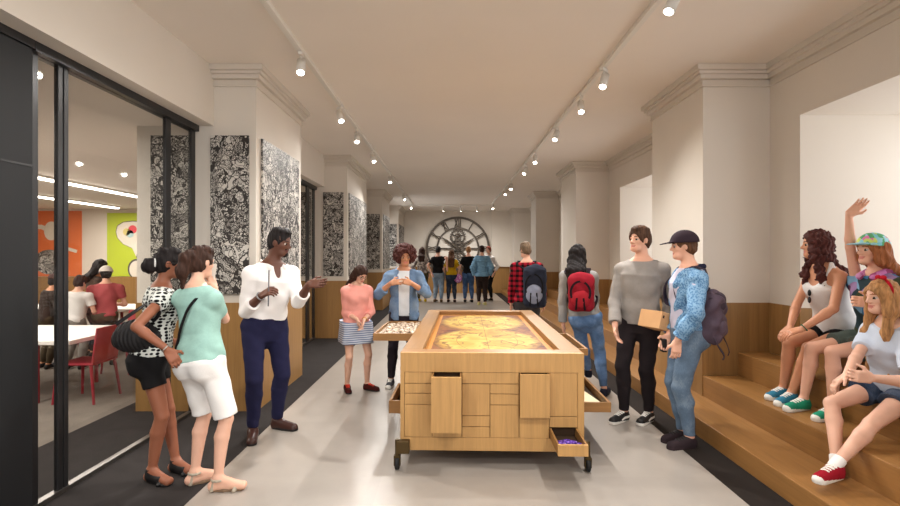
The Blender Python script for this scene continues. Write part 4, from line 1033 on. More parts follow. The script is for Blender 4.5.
# ------------------------------------------------------------ light, camera
w = bpy.data.worlds.new('sky'); bpy.context.scene.world = w; w.use_nodes = True
w.node_tree.nodes['Background'].inputs[0].default_value = (.97, .98, 1.0, 1); w.node_tree.nodes['Background'].inputs[1].default_value = 2.2
for (a, b) in NI:       # daylight entering through the bay windows
    l = bpy.data.lights.new('bay_daylight', 'AREA'); l.shape = 'RECTANGLE'; l.size = b - a - .2; l.size_y = 1.7; l.energy = 9; l.color = (1, .97, .93)
    q = bpy.data.objects.new('bay_daylight', l); C.objects.link(q); q.location = (ND + .15, (a + b) / 2, 1.9); q.rotation_euler = Vector((-1, 0, -.1)).to_track_quat('-Z', 'Y').to_euler()
cam = bpy.data.cameras.new('camera'); cam.lens = 20.0; cam.sensor_width = 36.0; cam.shift_y = 3 / 900; cam.clip_start = .05
co = bpy.data.objects.new('camera', cam); C.objects.link(co); co.location = (0, 0, EYE); co.rotation_euler = (math.pi / 2, 0, 0)
sc_ = bpy.context.scene; sc_.camera = co
sc_.view_settings.view_transform = 'Standard'; sc_.view_settings.look = 'None'; sc_.view_settings.gamma = 1; sc_.view_settings.exposure = 0.1; sc_.view_settings.use_curve_mapping = False
sc_.cycles.use_denoising = True; sc_.cycles.sample_clamp_indirect = 4
# ------------------------------------------------------------ the visitors
SK = {'deep': skin('skin_deep', (96, 60, 46)), 'brown': skin('skin_brown', (146, 92, 68)), 'fair': skin('skin_fair', (228, 176, 150)), 'pale': skin('skin_pale', (222, 176, 152)), 'tan': skin('skin_tan', (206, 146, 112)), 'olive': skin('skin_olive', (196, 140, 106))}
LIPD = skin('lips_deep', (92, 48, 44)); LIP = skin('lips_rose', (198, 122, 110)); EYEW = paint('eye_white', (186, 176, 168), .35, .01); IRIS = paint('iris_dark', (40, 28, 22), .25, .05)
HB = hairmat('hair_black', (30, 25, 25)); HD = hairmat('hair_dark_brown', (58, 38, 30)); HR = hairmat('hair_auburn', (78, 42, 38)); HBr = hairmat('hair_brown', (96, 66, 46)); HBl = hairmat('hair_blonde', (172, 126, 82)); HG = hairmat('hair_ash', (122, 102, 82)); HSt = hairmat('hair_strawberry', (150, 92, 56))
def SKM(t, brow): return [SK[t], LIPD if t in ('deep', 'brown') else LIP, EYEW, IRIS, brow]
WHITEC = cloth('white_cotton', (236, 233, 230), .04); BLACKC = cloth('black_cotton', (26, 25, 26), .2); NAVY = cloth('navy_wool', (34, 34, 62), .15)
def solid(name, rgb, **k): return cloth(name, rgb, **k)
RUB = paint('shoe_white_rubber', (226, 222, 214), .6, .02); DARKS = paint('shoe_black', (30, 28, 28), .5, .05); LEA = paint('brown_leather', (62, 38, 32), .35, .1)
def acc(name, prims, mat, root, res=.004, **k): return sdf_obj(name, prims, mat, root, res, **k)
def bracelet(k, s, mat, root, name='bracelet', r=.027):
    c = k.wri[s] - nv(k.wri[s] - k.elb[s]) * .018; bm = bmn(); torus(bm, c, nv(k.wri[s] - k.elb[s]), r * k.S / 1.65, .0045, 24, 6); return obj(name, bm, mat, root, True)
def strap_path(bm, pts, w, th, nrm):
    # flat webbing: rectangular sweep of pts, wide along the cross of path and nrm(i)
    rings = []
    P0 = [np.asarray(p, float) for p in pts]; N0 = [nv(n) for n in nrm]; pts, nrm = [], []
    for i in range(len(P0) - 1):      # smooth the path
        a, b, c_, d_ = P0[max(i - 1, 0)], P0[i], P0[i + 1], P0[min(i + 2, len(P0) - 1)]
        for t in np.linspace(0, 1, 6)[:-1]:
            pts.append(.5 * (2 * b + (c_ - a) * t + (2 * a - 5 * b + 4 * c_ - d_) * t * t + (3 * b - a - 3 * c_ + d_) * t ** 3)); nrm.append(N0[i] * (1 - t) + N0[i + 1] * t)
    pts.append(P0[-1]); nrm.append(N0[-1])
    for i, p in enumerate(pts):
        t = nv(pts[min(i + 1, len(pts) - 1)] - pts[max(i - 1, 0)]); n_ = nv(nrm[i]); s = nv(np.cross(t, n_)); n_ = np.cross(s, t)
        rings.append([bm.verts.new(tuple(p + s * w * a + n_ * th * b)) for a, b in ((-1, -1), (1, -1), (1, 1), (-1, 1))])
    for a, b in zip(rings, rings[1:]):
        for q in range(4): bm.faces.new((a[q], b[q], b[(q + 1) % 4], a[(q + 1) % 4]))
    bm.faces.new(rings[0]); bm.faces.new(rings[-1][::-1]); return bm

# ---- woman in the spotted blouse
S = 1.60
k = skeleton(S, 'f', stand(151, 3.5, S), 112, lean=.07, hyaw=120, syaw=124, pitch=2, feet=(foot(152, 3.43, S, 68), foot(176, 3.58, S, 70)),
             arms=(dict(w=P(168, 350, 3.22), e=(135, 326), hd=(.5, .0, -.8), curl=.5), dict(w=P(176, 342, 3.55))))
r = person('woman in a black-spotted white blouse and black shorts, seen from the side', k)
body(k, r, SKM('brown', HB), bare=True); top(k, r, 'blouse', polka('spotted_cotton'), .018, .20, sl=.28, fold=.003, flare=.01)
pants(k, r, 'shorts', BLACKC, .012, .46, fold=.002, tw=.24); shoes(k, r, 'sandal', [DARKS, DARKS], 'bootie')
h = k.h; bun = [ell(hpt(k, 0, -.62, -.10), np.array([.20, .22, .26]) * h, k.hR), cone(hpt(k, 0, -.4, .05), hpt(k, 0, -.62, -.05), .18 * h, .16 * h)]
hair(k, r, HB, 'short', extra=bun, back=-.22, vol=.03, cutu=.26); glasses(k, r, FRAME)
bm = bmn(); torus(bm, hpt(k, 0, -.42, .02), nv(k.hf), .20 * h, .03 * h, 28, 8); obj('hair_tie', bm, WHITEC, r, True); bracelet(k, 'r', metal('silver_bangle', (190, 186, 180)), r)
# her shoulder bag
BAGL = cloth('black_bag_leather', (38, 36, 37), .3, 12, 60, .45, .5)
c = P(137, 334, 3.37); R3 = np.array([fwd_of(112), left_of(112), [0, 0, 1.]])
bg = thing('handbag', 'black gathered shoulder bag hanging on the woman in the spotted blouse', 'bag', tuple(c))
sdf_obj('bag_body', [ell(c, [.135, .060, .10], R3, .02), ell(c + np.array([0, 0, -.04]), [.145, .065, .085], R3, .03)], BAGL, bg, .005, disp=lambda x, y, z: .0025 * np.sin(260 * x + 3 * np.sin(20 * z)) + 0 * y)
bm = bmn(); sh = k.sh['r'] + np.array([.01, .02, .07 * S / 1.6 - .025])
strap_path(bm, [c + R3[0] * .10 + [0, -.02, .08], (c + R3[0] * .07 + sh) / 2 + np.array([.045, -.055, 0]), sh + [.01, -.05, -.02], sh + [0, -.01, .02], sh + [-.05, .0, -.02], (c - R3[0] * .10 + sh) / 2 + np.array([-.06, -.03, .0]), c - R3[0] * .12 + [0, -.0, .07]], .012, .003, [(0, -1, 0), (0, -1, 0), (0, -.8, .4), (0, -.2, 1), (-.5, -.3, .6), (-.3, -1, 0), (0, -1, 0)])
obj('bag_strap', bm, BAGL, bg)

# ---- woman in the mint top
S = 1.61
k = skeleton(S, 'f', stand(201, 3.37, S), 162, llean=.06, lean=.02, sw=.081, hyaw=158, pitch=4, feet=(foot(218, 3.30, S, 97), foot(195, 3.40, S, 128)),
             arms=(dict(w=P(214, 287, 3.56), e=(228, 326), curl=.9), dict(w=P(200, 292, 3.62))))
r = person('woman in a mint short-sleeved top and white knee shorts, seen from behind', k)
body(k, r, SKM('pale', HD), bare=True); top(k, r, 'top', cloth('mint_knit', (152, 190, 180), .12, 14), .016, .16, sl=.62, fold=.004, flare=.006)
pants(k, r, 'shorts', WHITEC, .014, .95, fold=.003, flare=.008); shoes(k, r, 'sandal', [paint('silver_sandal', (176, 164, 146), .4, .1), paint('sandal_sole', (120, 96, 74), .6)], 'sandal')
h = k.h; pt = [hpt(k, 0, -.38, .26), hpt(k, .03, -.60, .12), hpt(k, .10, -.66, -.30), hpt(k, .14, -.58, -.85)]
hair(k, r, HD, 'short', extra=[cone(pt[0], pt[1], .14 * h, .17 * h, .04), cone(pt[1], pt[2], .17 * h, .16 * h, .04), cone(pt[2], pt[3], .16 * h, .05 * h, .04)], back=-.25, vol=.03, cutu=.24)
bm = bmn(); ax = k.ax; q0 = k.B - ax * .045 * S - k.sl * .085 * S
N_ = []
pts = []
for i in range(9):      # over the right shoulder, diagonally across the back
    t = i / 8; p = k.B - ax * (.03 + .26 * t) * S + k.sl * (-.062 + .155 * t) * S; dp = np.interp(.97 - .72 * t, KT, KEYS['f'][1]) * S
    wd = np.interp(.97 - .72 * t, KT, KEYS['f'][0]) * S + .016; la = (-.062 + .155 * t) * S; dd = (dp + .018) * max(.2, (1 - min(.98, abs(la) / wd) ** 2.3)) ** (1 / 2.3)
    pts.append(p - k.sf * (dd + .006)); N_.append(-k.sf)
strap_path(bm, pts, .009, .003, N_); cb = obj('bag_strap', bm, BLACKC, r)
ph = k.wri['r'] + k.hand['r'][0] * .085 * S / 1.7; bm = bmn(); bx(bm, -.035, .035, -.004, .004, -.06, .06, .003, Matrix.Translation(ph + np.array([-.0, .0, .03])) @ Matrix.Rotation(.5, 4, 'Z') @ Matrix.Rotation(.15, 4, 'Y'))
tag(obj('phone', bm, WHITE, origin=tuple(ph)), 'white phone raised by the woman in the mint top', 'phone')

# ---- man in the white shirt
S = 1.80
k = skeleton(S, 'm', stand(265, 4.35, S), 36, neck=P(273, 262, 4.30), hyaw=82, syaw=46, pitch=10, feet=(foot(253, 4.27, S, 18), foot(277, 4.50, S, 72)),
             arms=(dict(w=P(262, 295, 4.06), e=(250, 299), hd=(.55, -.3, .25), pn=(.5, .5, -.5), curl=.75, thumb=.8), dict(w=P(309, 284, 4.12), e=(296, 296), hd=(1, -.25, .05), pn=(-.1, -.85, .45), curl=.12, thumb=-.5)))
r = person('man in a white shirt and navy trousers explaining with one hand stretched out', k)
body(k, r, SKM('deep', HB)); 
vee = [ell(k.B + k.sf * .085 * S - k.ax * .02 * S, np.array([.024, .06, .065]) * S, np.array([k.sl, k.sf, k.ax]), .008), (k.B + k.ax * .02 * S, k.ax)]
col_ = [cone(k.B + k.sl * s * .045 * S - k.sf * .03 * S + k.ax * .008 * S, k.B + k.sl * s * .035 * S + k.sf * .05 * S - k.ax * .03 * S, .016, .018, .01) for s in (-1, 1)]
top(k, r, 'shirt', cloth('white_shirt', (238, 234, 232), .03, 9), .016, .27, sl=1.45, fold=.006, flare=-.004, neckcut=vee, cuff=.012, extra=col_)
pants(k, r, 'trousers', NAVY, .015, 1.97, fold=.003, tw=.30, ankinf=.015); shoes(k, r, 'shoe', [LEA, DARKS, LEA], 'loafer')
hair(k, r, HB, 'short', back=-.18, vol=.025, cutu=.28, amp=.006)
acc('beard', [ell(hpt(k, 0, .26, -.40), np.array([.13, .14, .12]) * k.h, k.hR), cone(hpt(k, -.11, .335, -.20), hpt(k, .11, .335, -.20), .028 * k.h, .028 * k.h)], HB, r)
bm = bmn(); torus(bm, k.wri['r'] - nv(k.wri['r'] - k.elb['r']) * .02, nv(k.wri['r'] - k.elb['r']), .034, .006, 24, 8); obj('watch', bm, metal('steel_watch', (150, 150, 152)), r, True)
bm = bmn(); tube(bm, [k.pel + k.f * .06 + [0, 0, .068 * S], k.pel + k.f * .14 + [0, 0, .068 * S]], .012, 8)
pn_ = k.wri['r'] + k.hand['r'][0] * .09; bm = bmn(); tube(bm, [pn_ + [-.004, -.01, -.12], pn_ + [.0, -.005, .17]], .0055, 8)
tag(obj('marker_pen', bm, metal('pen_steel', (110, 108, 112)), origin=tuple(pn_)), 'thin grey pen held upright by the man in the white shirt', 'pen')

# ---- girl in the pink sweater
S = 1.47
k = skeleton(S, 'f', stand(356, 5.75, S), 26, lean=.05, hyaw=42, pitch=38, feet=(foot(347, 5.76, S, 20), foot(367, 5.80, S, 62)),
             arms=(dict(w=P(357, 319, 5.56), e=(347, 305), hd=(.3, -.1, -1)), dict(w=P(364, 320, 5.56), e=(371, 305), hd=(-.3, -.1, -1))))
r = person('girl in a pink sweater and striped skirt looking down at the open tray', k)
body(k, r, SKM('pale', HD)); top(k, r, 'sweater', cloth('pink_knit', (232, 158, 146), .08, 12), .015, .14, sl=1.5, fold=.005, cuff=.006)
skirt(k, r, 'skirt', stripes('striped_jersey', (206, 208, 216), (120, 132, 158), .024, .6), .21, .012, .165); shoes(k, r, 'shoe', [solid('shoe_dark_red', (70, 26, 24)), DARKS, solid('lace_red', (206, 62, 44))], 'lace')
hair(k, r, HD, 'long', length=.24, vol=.03, cutu=.26); glasses(k, r, FRAME); bracelet(k, 'l', metal('gold_bangle', (206, 160, 60)), r)

# ---- visitor with curly hair and denim shirt
S = 1.66
k = skeleton(S, 'm', stand(404, 6.02, S), 6, lean=.02, hyaw=14, pitch=15, feet=(foot(391, 6.00, S, -4), foot(411, 6.10, S, 8)),
             arms=(dict(w=P(391, 283, 5.70), e=(379, 294), hd=(1, -.2, .2), pn=(0, .8, -.4), curl=.7), dict(w=P(411, 283, 5.70), e=(426, 292), hd=(-1, -.2, .25), pn=(0, .8, -.4), curl=.7)))
r = person('curly-haired teenager in an open denim shirt over a white tee, looking at a small stick', k)
body(k, r, SKM('olive', HR)); top(k, r, 'tee', cloth('white_tee', (222, 226, 230), .05), .012, .10, sl=.3)
gap = rbox(k.A + (k.B - k.A) * .45 + k.sf * .14, [.062, .12, .36], np.array([k.sl, k.sf, k.ax]), .02)
DEN = denim('denim_shirt_cloth', (104, 128, 158), .3)
cs = [cone(k.B + k.sl * s * .05 * S - k.sf * .03 * S, k.B + k.sl * s * .055 * S + k.sf * .045 * S - k.ax * .04 * S, .018, .02, .01) for s in (-1, 1)]
top(k, r, 'denim_shirt', DEN, .022, .02, sl=1.5, fold=.007, sub=[gap], cuff=.014, flare=.015, extra=cs)
pants(k, r, 'jeans', solid('dark_jeans', (40, 34, 40)), .010, 1.95); shoes(k, r, 'high_top_shoe', [solid('charcoal_canvas', (62, 62, 66)), RUB, RUB], 'sneaker')
hair(k, r, HR, 'afro')
a, b = k.wri['r'] + k.hand['r'][0] * .10, k.wri['l'] + k.hand['l'][0] * .10; bm = bmn(); tube(bm, [a, b], .005, 8)
tag(obj('stick', bm, WHITE, origin=tuple((a + b) / 2)), 'small pale stick held in both hands by the curly-haired teenager', 'stick')

# ---- backpacks are things of their own, worn on a skeleton's back
def backpack(k, label, m, trim, pocket, sz=(.15, .09, .23), off=.0, drop=.0, lat=0., yaw=None, kind='panel'):
    yaw = k.syaw if yaw is None else yaw; f, l = fwd_of(yaw), left_of(yaw); up = np.array([0, 0, 1.])
    c = k.A + (k.B - k.A) * .62 - f * (.095 * k.S + sz[1] + .012 + off) + l * lat - up * drop; R = np.array([l, f, up]); q = lambda a, b, d: c + l * a * sz[0] + f * b * sz[1] + up * d * sz[2]
    t = thing('backpack', label, 'backpack', tuple(c - up * sz[2]))
    sdf_obj('main_compartment', [rbox(c, sz, R, min(sz) * .75, .02), ell(q(0, -.2, .5), [sz[0] * .9, sz[1] * .9, sz[2] * .6], R, .05)], m, t, .006, disp=folds(.005, 1.2) if kind != 'slack' else folds(.012, 1.1))
    if kind != 'slack':
        sdf_obj('front_pocket', [ell(q(0, -.95, -.32), [sz[0] * .72, sz[1] * .5, sz[2] * .48], R, .02)], pocket, t, .006, disp=folds(.003, 1.4))
        bm = bmn(); pts = [q(.74 * math.cos(a), -1.12, .02 + .5 * math.sin(a) * 1.2) for a in np.linspace(-.5, math.pi + .5, 18)]
        strap_path(bm, pts, .011, .006, [-f] * 18); obj('trim_band', bm, trim, t)
        for s in (-1, 1):
            bm = bmn(); strap_path(bm, [q(s * .25, -1.42, -.25), q(s * .30, -1.30, -.62), q(s * .35, -1.0, -.9)], .010, .004, [-f] * 3); obj('pocket_strap', bm, trim, t)
    else:
        sdf_obj('flap', [ell(q(0, -.2, .62), [sz[0] * .95, sz[1] * 1.1, sz[2] * .42], R, .02)], trim, t, .006, disp=folds(.010, 1.3))
        sdf_obj('front_pocket', [ell(q(0, -.85, -.3), [sz[0] * .7, sz[1] * .5, sz[2] * .5], R, .02)], pocket, t, .006, disp=folds(.008, 1.3))
        for s in (-1, 1):
            bm = bmn(); strap_path(bm, [q(s * .8, -.4, -.6), q(s * .95, -.9, -1.0), q(s * .7, -1.3, -1.38), q(s * .75, -1.2, -1.55)], .010, .003, [-f] * 4); obj('loose_strap', bm, trim, t)
    bm = bmn(); torus(bm, q(0, .2, 1.02), f, .035, .007, 20, 6); obj('grab_handle', bm, trim, t)
    for s in (-1, 1):
        sh = k.B - k.ax * .03 * k.S + k.sl * s * .068 * k.S; dp = .068 * k.S + .012
        bm = bmn(); pts = [q(s * .45, .9, .72), sh - f * .085 + up * .0, sh - f * .04 + up * .040, sh + up * .052, sh + f * .05 + up * .030, sh + f * .085 - up * .03, sh + f * (dp + .02) - up * .12, sh + f * (dp) + k.sl * s * .035 - up * .26, k.A + (k.B - k.A) * .45 + k.sl * s * (.086 * k.S + .02) + f * .02, q(s * .92, .85, -.75)]
        strap_path(bm, pts, .024, .005, [-f + up, -f * .5 + up, -f * .3 + up, up, up + f * .6, f + up * .5, f, f + l * s * .5, l * s, l * s - f * .5]); obj('shoulder_strap', bm, trim, t)
    return t
# ---- boy in the plaid shirt
S = 1.75
k = skeleton(S, 'm', stand(527, 7.6, S), 164, hyaw=-160, pitch=6, feet=(foot(537, 7.6, S, 165), foot(518, 7.65, S, 178)),
             arms=(dict(w=P(546, 322, 7.75), e=(548, 300)), dict(w=P(509, 322, 7.72), e=(507, 300))))
r = person('boy in a red and black plaid shirt seen from behind, beyond the map table', k)
body(k, r, SKM('fair', HG), res=.007); top(k, r, 'plaid_shirt', plaid('plaid_flannel'), .026, .06, sl=1.9, fold=.006, res=.008); pants(k, r, 'trousers', solid('grey_trousers', (70, 68, 70)), .014, 1.97, res=.008)
shoes(k, r, 'shoe', [DARKS, RUB, RUB], 'sneaker', res=.006); hair(k, r, HG, 'short', back=-.20, vol=.05, cutu=.26); glasses(k, r, FRAME)
BPD = cloth('navy_backpack_nylon', (46, 50, 64), .2, 10); BPG = cloth('grey_backpack_nylon', (150, 156, 176), .15, 10)
backpack(k, 'dark and light grey backpack on the boy in the plaid shirt', BPD, cloth('black_webbing', (30, 30, 34), .1), BPG, (.165, .10, .30), lat=-.15, drop=.13)

# ---- girl with the red backpack
S = 1.68
k = skeleton(S, 'f', stand(585, 5.62, S), 160, llean=.085, hyaw=156, pitch=0, feet=(foot(604, 5.55, S, 150), foot(590, 6.05, S, 175)),
             arms=(dict(w=P(595, 318, 5.95), e=(604, 303)), dict(w=P(563, 327, 5.68), e=(559, 304), hd=(.1, .1, -1))))
r = person('girl with long dark hair, grey cardigan and blue jeans walking away on the table\'s right', k)
body(k, r, SKM('fair', HB)); top(k, r, 'cardigan', cloth('grey_knit', (150, 148, 146), .1, 12), .020, .17, sl=1.9, fold=.006)
sdf_obj('blue_tee', [torso(k, .11, .19, .017, .02, fl=True)], solid('cyan_cotton', (58, 150, 190)), r, .007)
pants(k, r, 'jeans', denim('blue_jeans', (102, 134, 178), .35), .017, 1.94, fold=.004); shoes(k, r, 'shoe', [solid('navy_shoe', (40, 42, 56)), DARKS, DARKS], 'loafer')
hair(k, r, HB, 'long', length=.30, vol=.05)
backpack(k, 'red backpack with black trim on the girl with long dark hair', cloth('red_nylon', (142, 28, 42), .15, 10), cloth('black_trim', (36, 24, 30), .1), cloth('red_pocket_nylon', (158, 36, 46), .12, 10), (.135, .08, .20), lat=-.03, drop=.02)

# ---- boy in the grey sweatshirt
S = 1.81
k = skeleton(S, 'm', stand(640, 4.68, S), -38, syaw=-36, hyaw=-62, pitch=-4, llean=.02, feet=(foot(624, 4.72, S, -52), foot(649, 4.70, S, -46)),
             arms=(dict(w=P(615, 326, 4.58), e=(615, 298), hd=(.1, -.2, -1)), dict(w=P(668, 325, 4.46), e=(668, 300), hd=(-.9, -.3, .1), pn=(.0, .1, 1), curl=.3)))
r = person('boy in a grey sweatshirt and black jeans with skate shoes, holding a cardboard box', k)
body(k, r, SKM('fair', HD)); top(k, r, 'sweatshirt', cloth('grey_marl', (146, 140, 135), .10, 16), .018, .10, sl=1.88, fold=.004, cuff=.010)
pants(k, r, 'jeans', solid('black_jeans', (38, 32, 34)), .012, 1.96, fold=.004); shoes(k, r, 'skate_shoe', [DARKS, RUB, RUB], 'vans')
hair(k, r, hairmat('hair_chestnut', (78, 54, 40)), 'short', back=-.16, vol=.075, cutu=.25)
c = P(658, 321, 4.36); CARD = paint('kraft_card', (204, 158, 112), .85, .05, 8)
bxo = thing('cardboard_box', 'small kraft cardboard box with dark marks carried between the two boys on the right', 'box', tuple(c - np.array([0, 0, .08])))
Mb = Matrix.Translation(c) @ Matrix.Rotation(.42, 4, 'Z') @ Matrix.Rotation(.28, 4, 'Y')
bm = bmn(); bx(bm, -.10, .10, -.12, .12, -.075, .075, .004, Mb); obj('carton', bm, CARD, bxo)
bm = bmn(); bx(bm, -.10, .10, -.012, .012, .0755, .0765, 0, Mb); obj('tape', bm, paint('card_seam', (168, 124, 84), .7), bxo)
bm = bmn()
for x in (-.0, .03, .06): bx(bm, x - .010, x + .010, -.1212, -.1205, -.035, -.015, 0, Mb)
for x in (-.075,): bx(bm, x - .008, x + .008, -.1212, -.1205, .02, .045, 0, Mb)
o = obj('printed_mark', bm, BLACKC, bxo)

# ---- boy in the cap and denim jacket
S = 1.74
k = skeleton(S, 'm', stand(688, 4.13, S), -96, hyaw=-108, pitch=2, lean=-.01, feet=(foot(683, 4.20, S, -76), foot(690, 4.05, S, -78)),
             arms=(dict(w=P(668, 336, 4.24)), dict(w=P(677, 341, 3.93), e=(692, 318), hd=(-.1, -.1, -1), curl=.5)))
r = person('boy in a dark cap and blue patterned denim jacket standing in profile', k)
body(k, r, SKM('fair', HBr)); top(k, r, 'tee', cloth('lavender_tee', (196, 192, 208), .05), .014, .10, sl=.3, fold=.004)
gap = rbox(k.A + (k.B - k.A) * .45 + k.sf * .15 - k.sl * .01, [.05, .12, .36], np.array([k.sl, k.sf, k.ax]), .02)
JK = NT('patterned_denim'); _v = JK.obj(); _d = JK.vor(_v, 75); _f, _ = JK.noise(_v, 8, 4); JK.col(JK.ramp(JK.math('ADD', JK.math('MULTIPLY', _d, .7), JK.math('MULTIPLY', _f, .5)), [(.3, lin(62, 98, 136)), (.5, lin(88, 130, 170)), (.75, lin(132, 168, 198))])); JK = JK.done(.85, 0, .15)
top(k, r, 'denim_jacket', JK, .025, .10, sl=1.85, fold=.008, sub=[gap], cuff=.010, dmul=.90)
ribb = [cone(k.B - k.ax * .0 + k.sl * s * .05 * S - k.sf * .045 * S, k.B + k.sl * s * .052 * S + k.sf * .03 * S - k.ax * .02 * S, .02, .022, .01) for s in (-1, 1)] + [cone(k.B - k.sl * .05 * S - k.sf * .045 * S, k.B + k.sl * .05 * S - k.sf * .045 * S, .02, .02, .01)]
acc('ribbed_collar', ribb, solid('navy_rib', (36, 36, 56)), r)
pants(k, r, 'jeans', denim('washed_jeans', (98, 118, 140), .3), .016, 1.96, tw=.22, fold=.004); shoes(k, r, 'sneaker', [solid('plum_leather', (48, 38, 42)), solid('dark_sole', (56, 44, 48)), DARKS], 'lace')
hair(k, r, HBr, 'crop', back=-.22, vol=.03); CAPM = cloth('dark_cap_cotton', (50, 38, 46), .1)
cp = cap(k, r, CAPM)
bm = bmn(); e0 = hpt(k, -.0, .44, .34)
for s in ((-.10, .02), (-.03, -.02), (.04, .03)): tube(bm, [hpt(k, s[0], .425, .32 + s[1]), hpt(k, s[0] + .06, .43, .34 + s[1])], .018 * k.h, 6)
obj('cap_badge', bm, WHITEC, cp)
ph = k.wri['r'] + k.hand['r'][0] * .09; bm = bmn(); bx(bm, -.02, .02, -.03, .03, -.06, .05, .006, Matrix.Translation(ph)); tag(obj('camera', bm, DARKS, origin=tuple(ph)), 'small black camera in the lowered hand of the boy in the cap', 'camera')
backpack(k, 'slack plum grey backpack hanging low behind the boy in the cap', cloth('plum_nylon', (84, 70, 82), .25, 8, 200, .6), cloth('plum_webbing', (64, 54, 64), .15), cloth('plum_pocket', (92, 78, 90), .2, 8, 200, .6), (.16, .085, .20), off=-.10, drop=.17, lat=-.03, yaw=-128, kind='slack')

# ---- seated girl in the white tank top
S = 1.72
k = skeleton(S, 'f', (3.19, 4.10, .915), -82, syaw=-88, neck=P(822, 265, 4.02), hyaw=-116, pitch=0, feet=(dict(ank=np.array([2.80, 4.20, .36 + .085]), yaw=-68), dict(ank=np.array([2.76, 4.04, .36 + .085]), yaw=-64)),
             arms=(dict(w=P(790, 327, 3.98), e=(797, 302), hd=(-.8, -.3, -.5), pn=(0, -.2, -1)), dict(w=P(802, 329, 3.84), e=(835, 305), hd=(-.9, .2, -.35), pn=(0, .2, -1))))
r = person('girl with wavy brown hair in a white tank top sitting on the window seat', k)
body(k, r, SKM('tan', HD)); tank(k, r, 'tank_top', WHITEC, .019, t0=.2); pants(k, r, 'shorts', BLACKC, .018, .45, tw=.22)
shoes(k, r, 'shoe', [cloth('blue_canvas', (56, 124, 152), .2), RUB, RUB], 'sneaker'); hair(k, r, HR, 'curly', length=.14, vol=.06)
bm = bmn(); c = k.A + (k.B - k.A) * .62 + k.sf * .135 * S * .72 + k.sl * .0
for s in (-.028, .028): bmesh.ops.create_uvsphere(bm, u_segments=14, v_segments=8, radius=1, matrix=Matrix.Translation(c + np.array([0, 0, s - .01])) @ Matrix.Rotation(math.radians(k.syaw), 4, 'Z') @ Matrix.Diagonal((.016, .010, .027, 1)))
obj('sunglasses', bm, DARKS, r, True); bracelet(k, 'l', solid('green_band', (44, 96, 70)), r)

# ---- seated woman in the bright cap, waving
S = 1.68
k = skeleton(S, 'f', (3.20, 3.70, .915), -80, syaw=-80, neck=P(876, 272, 3.66), hyaw=-88, pitch=-2, roll=0, feet=(dict(ank=np.array([2.745, 3.88, .36 + .083]), yaw=-72, knee=(812, 338)), dict(ank=np.array([2.80, 3.66, .36 + .083]), yaw=-70, knee=(829, 345))),
             arms=(dict(w=P(848, 207, 3.74), e=(842, 240), hd=(.72, -.1, .7), pn=(-.55, -.6, .5), curl=.2), dict(w=P(873, 303, 3.38), e=(899, 309), hd=(-1, .1, .1), curl=.9)))
r = person('woman in a pale blue flowered cap waving with a raised arm from the window seat', k)
body(k, r, SKM('fair', HSt)); SPL = patches('splashed_cotton', [(60, 110, 150), (44, 60, 66), (96, 60, 84), (120, 160, 190), (60, 66, 44), (150, 120, 160), (40, 84, 120)], 15, .8, .8)
top(k, r, 'blouse', SPL, .019, .2, sl=.25, fold=.005)
acc('scarf', [cone(k.B + k.sl * s * .04 * S - k.sf * .03 * S + k.ax * .012 * S, k.B + k.sl * s * .03 * S + k.sf * .05 * S - k.ax * .02 * S, .024, .026, .015) for s in (-1, 1)] + [cone(k.B - k.sl * .04 * S - k.sf * .04 * S, k.B + k.sl * .04 * S - k.sf * .04 * S, .024, .024, .015)], patches('pink_scarf_cotton', [(196, 120, 176), (150, 70, 110), (214, 150, 196)], 30), r)
pants(k, r, 'shorts', solid('grey_green_cotton', (78, 88, 82)), .018, .62, flare=.012); shoes(k, r, 'shoe', [cloth('green_canvas', (40, 142, 110), .2), RUB, RUB], 'sneaker')
hair(k, r, HSt, 'long', length=.02, vol=.06, extra=[ell(hpt(k, s * .33, -.02, -.22), np.array([.10, .24, .30]) * k.h, k.hR) for s in (-1, 1)])
cap(k, r, [patches('flowered_cotton', [(150, 210, 222), (130, 205, 216), (206, 222, 120), (160, 214, 226), (226, 130, 180), (96, 170, 120)], 42, .8, .4), cloth('pale_blue_brim', (150, 200, 216), .05)], tilt=.10)
bracelet(k, 'l', solid('turquoise_band', (40, 168, 140)), r)

# ---- seated girl with the red headband
S = 1.64
k = skeleton(S, 'f', (2.965, 3.30, .68), -76, syaw=-92, neck=P(889, 321, 3.18), hyaw=-92, pitch=4, feet=(dict(ank=np.array([2.45, 3.17, .155 + .081]), yaw=-62, knee=(829, 401)), dict(ank=np.array([2.235, 2.99, .155 + .081]), yaw=-66, knee=(846, 417))),
             arms=(dict(w=P(842, 383, 3.03), e=(858, 354), hd=(-.75, .1, -.6), pn=(0, -.2, -1), curl=.4), dict(w=P(872, 378, 2.94), e=(903, 364), hd=(-1, .1, .1), curl=.9)))
r = person('girl with long strawberry blonde hair and red headband sitting nearest the viewer', k)
body(k, r, SKM('pale', HSt)); top(k, r, 'tee', cloth('pale_blue_tee', (196, 206, 222), .06), .021, .2, sl=.75, fold=.005)
pants(k, r, 'shorts', denim('dark_denim', (52, 66, 88), .3), .019, .46, flare=.008); shoes(k, r, 'shoe', [cloth('red_canvas', (150, 24, 40), .15), RUB, RUB], 'sneaker')
for s in 'rl': acc('sock', [cone(k.ank[s] - nv(k.ank[s] - k.knee[s]) * .05, k.ank[s] + nv(k.ank[s] - k.knee[s]) * .01, .036, .036, .01, fa=True)], WHITEC, r)
hair(k, r, HBl, 'front', length=.34, vol=.05, cutu=.24)
bm = bmn(); pts = [hpt(k, .385 * math.cos(a), -.02, .12 + .44 * math.sin(a)) for a in np.linspace(-.15, math.pi + .15, 24)]; tube(bm, pts, .045 * k.h, 8); hb = obj('headband', bm, cloth('red_band', (176, 24, 40), .1), r, True)
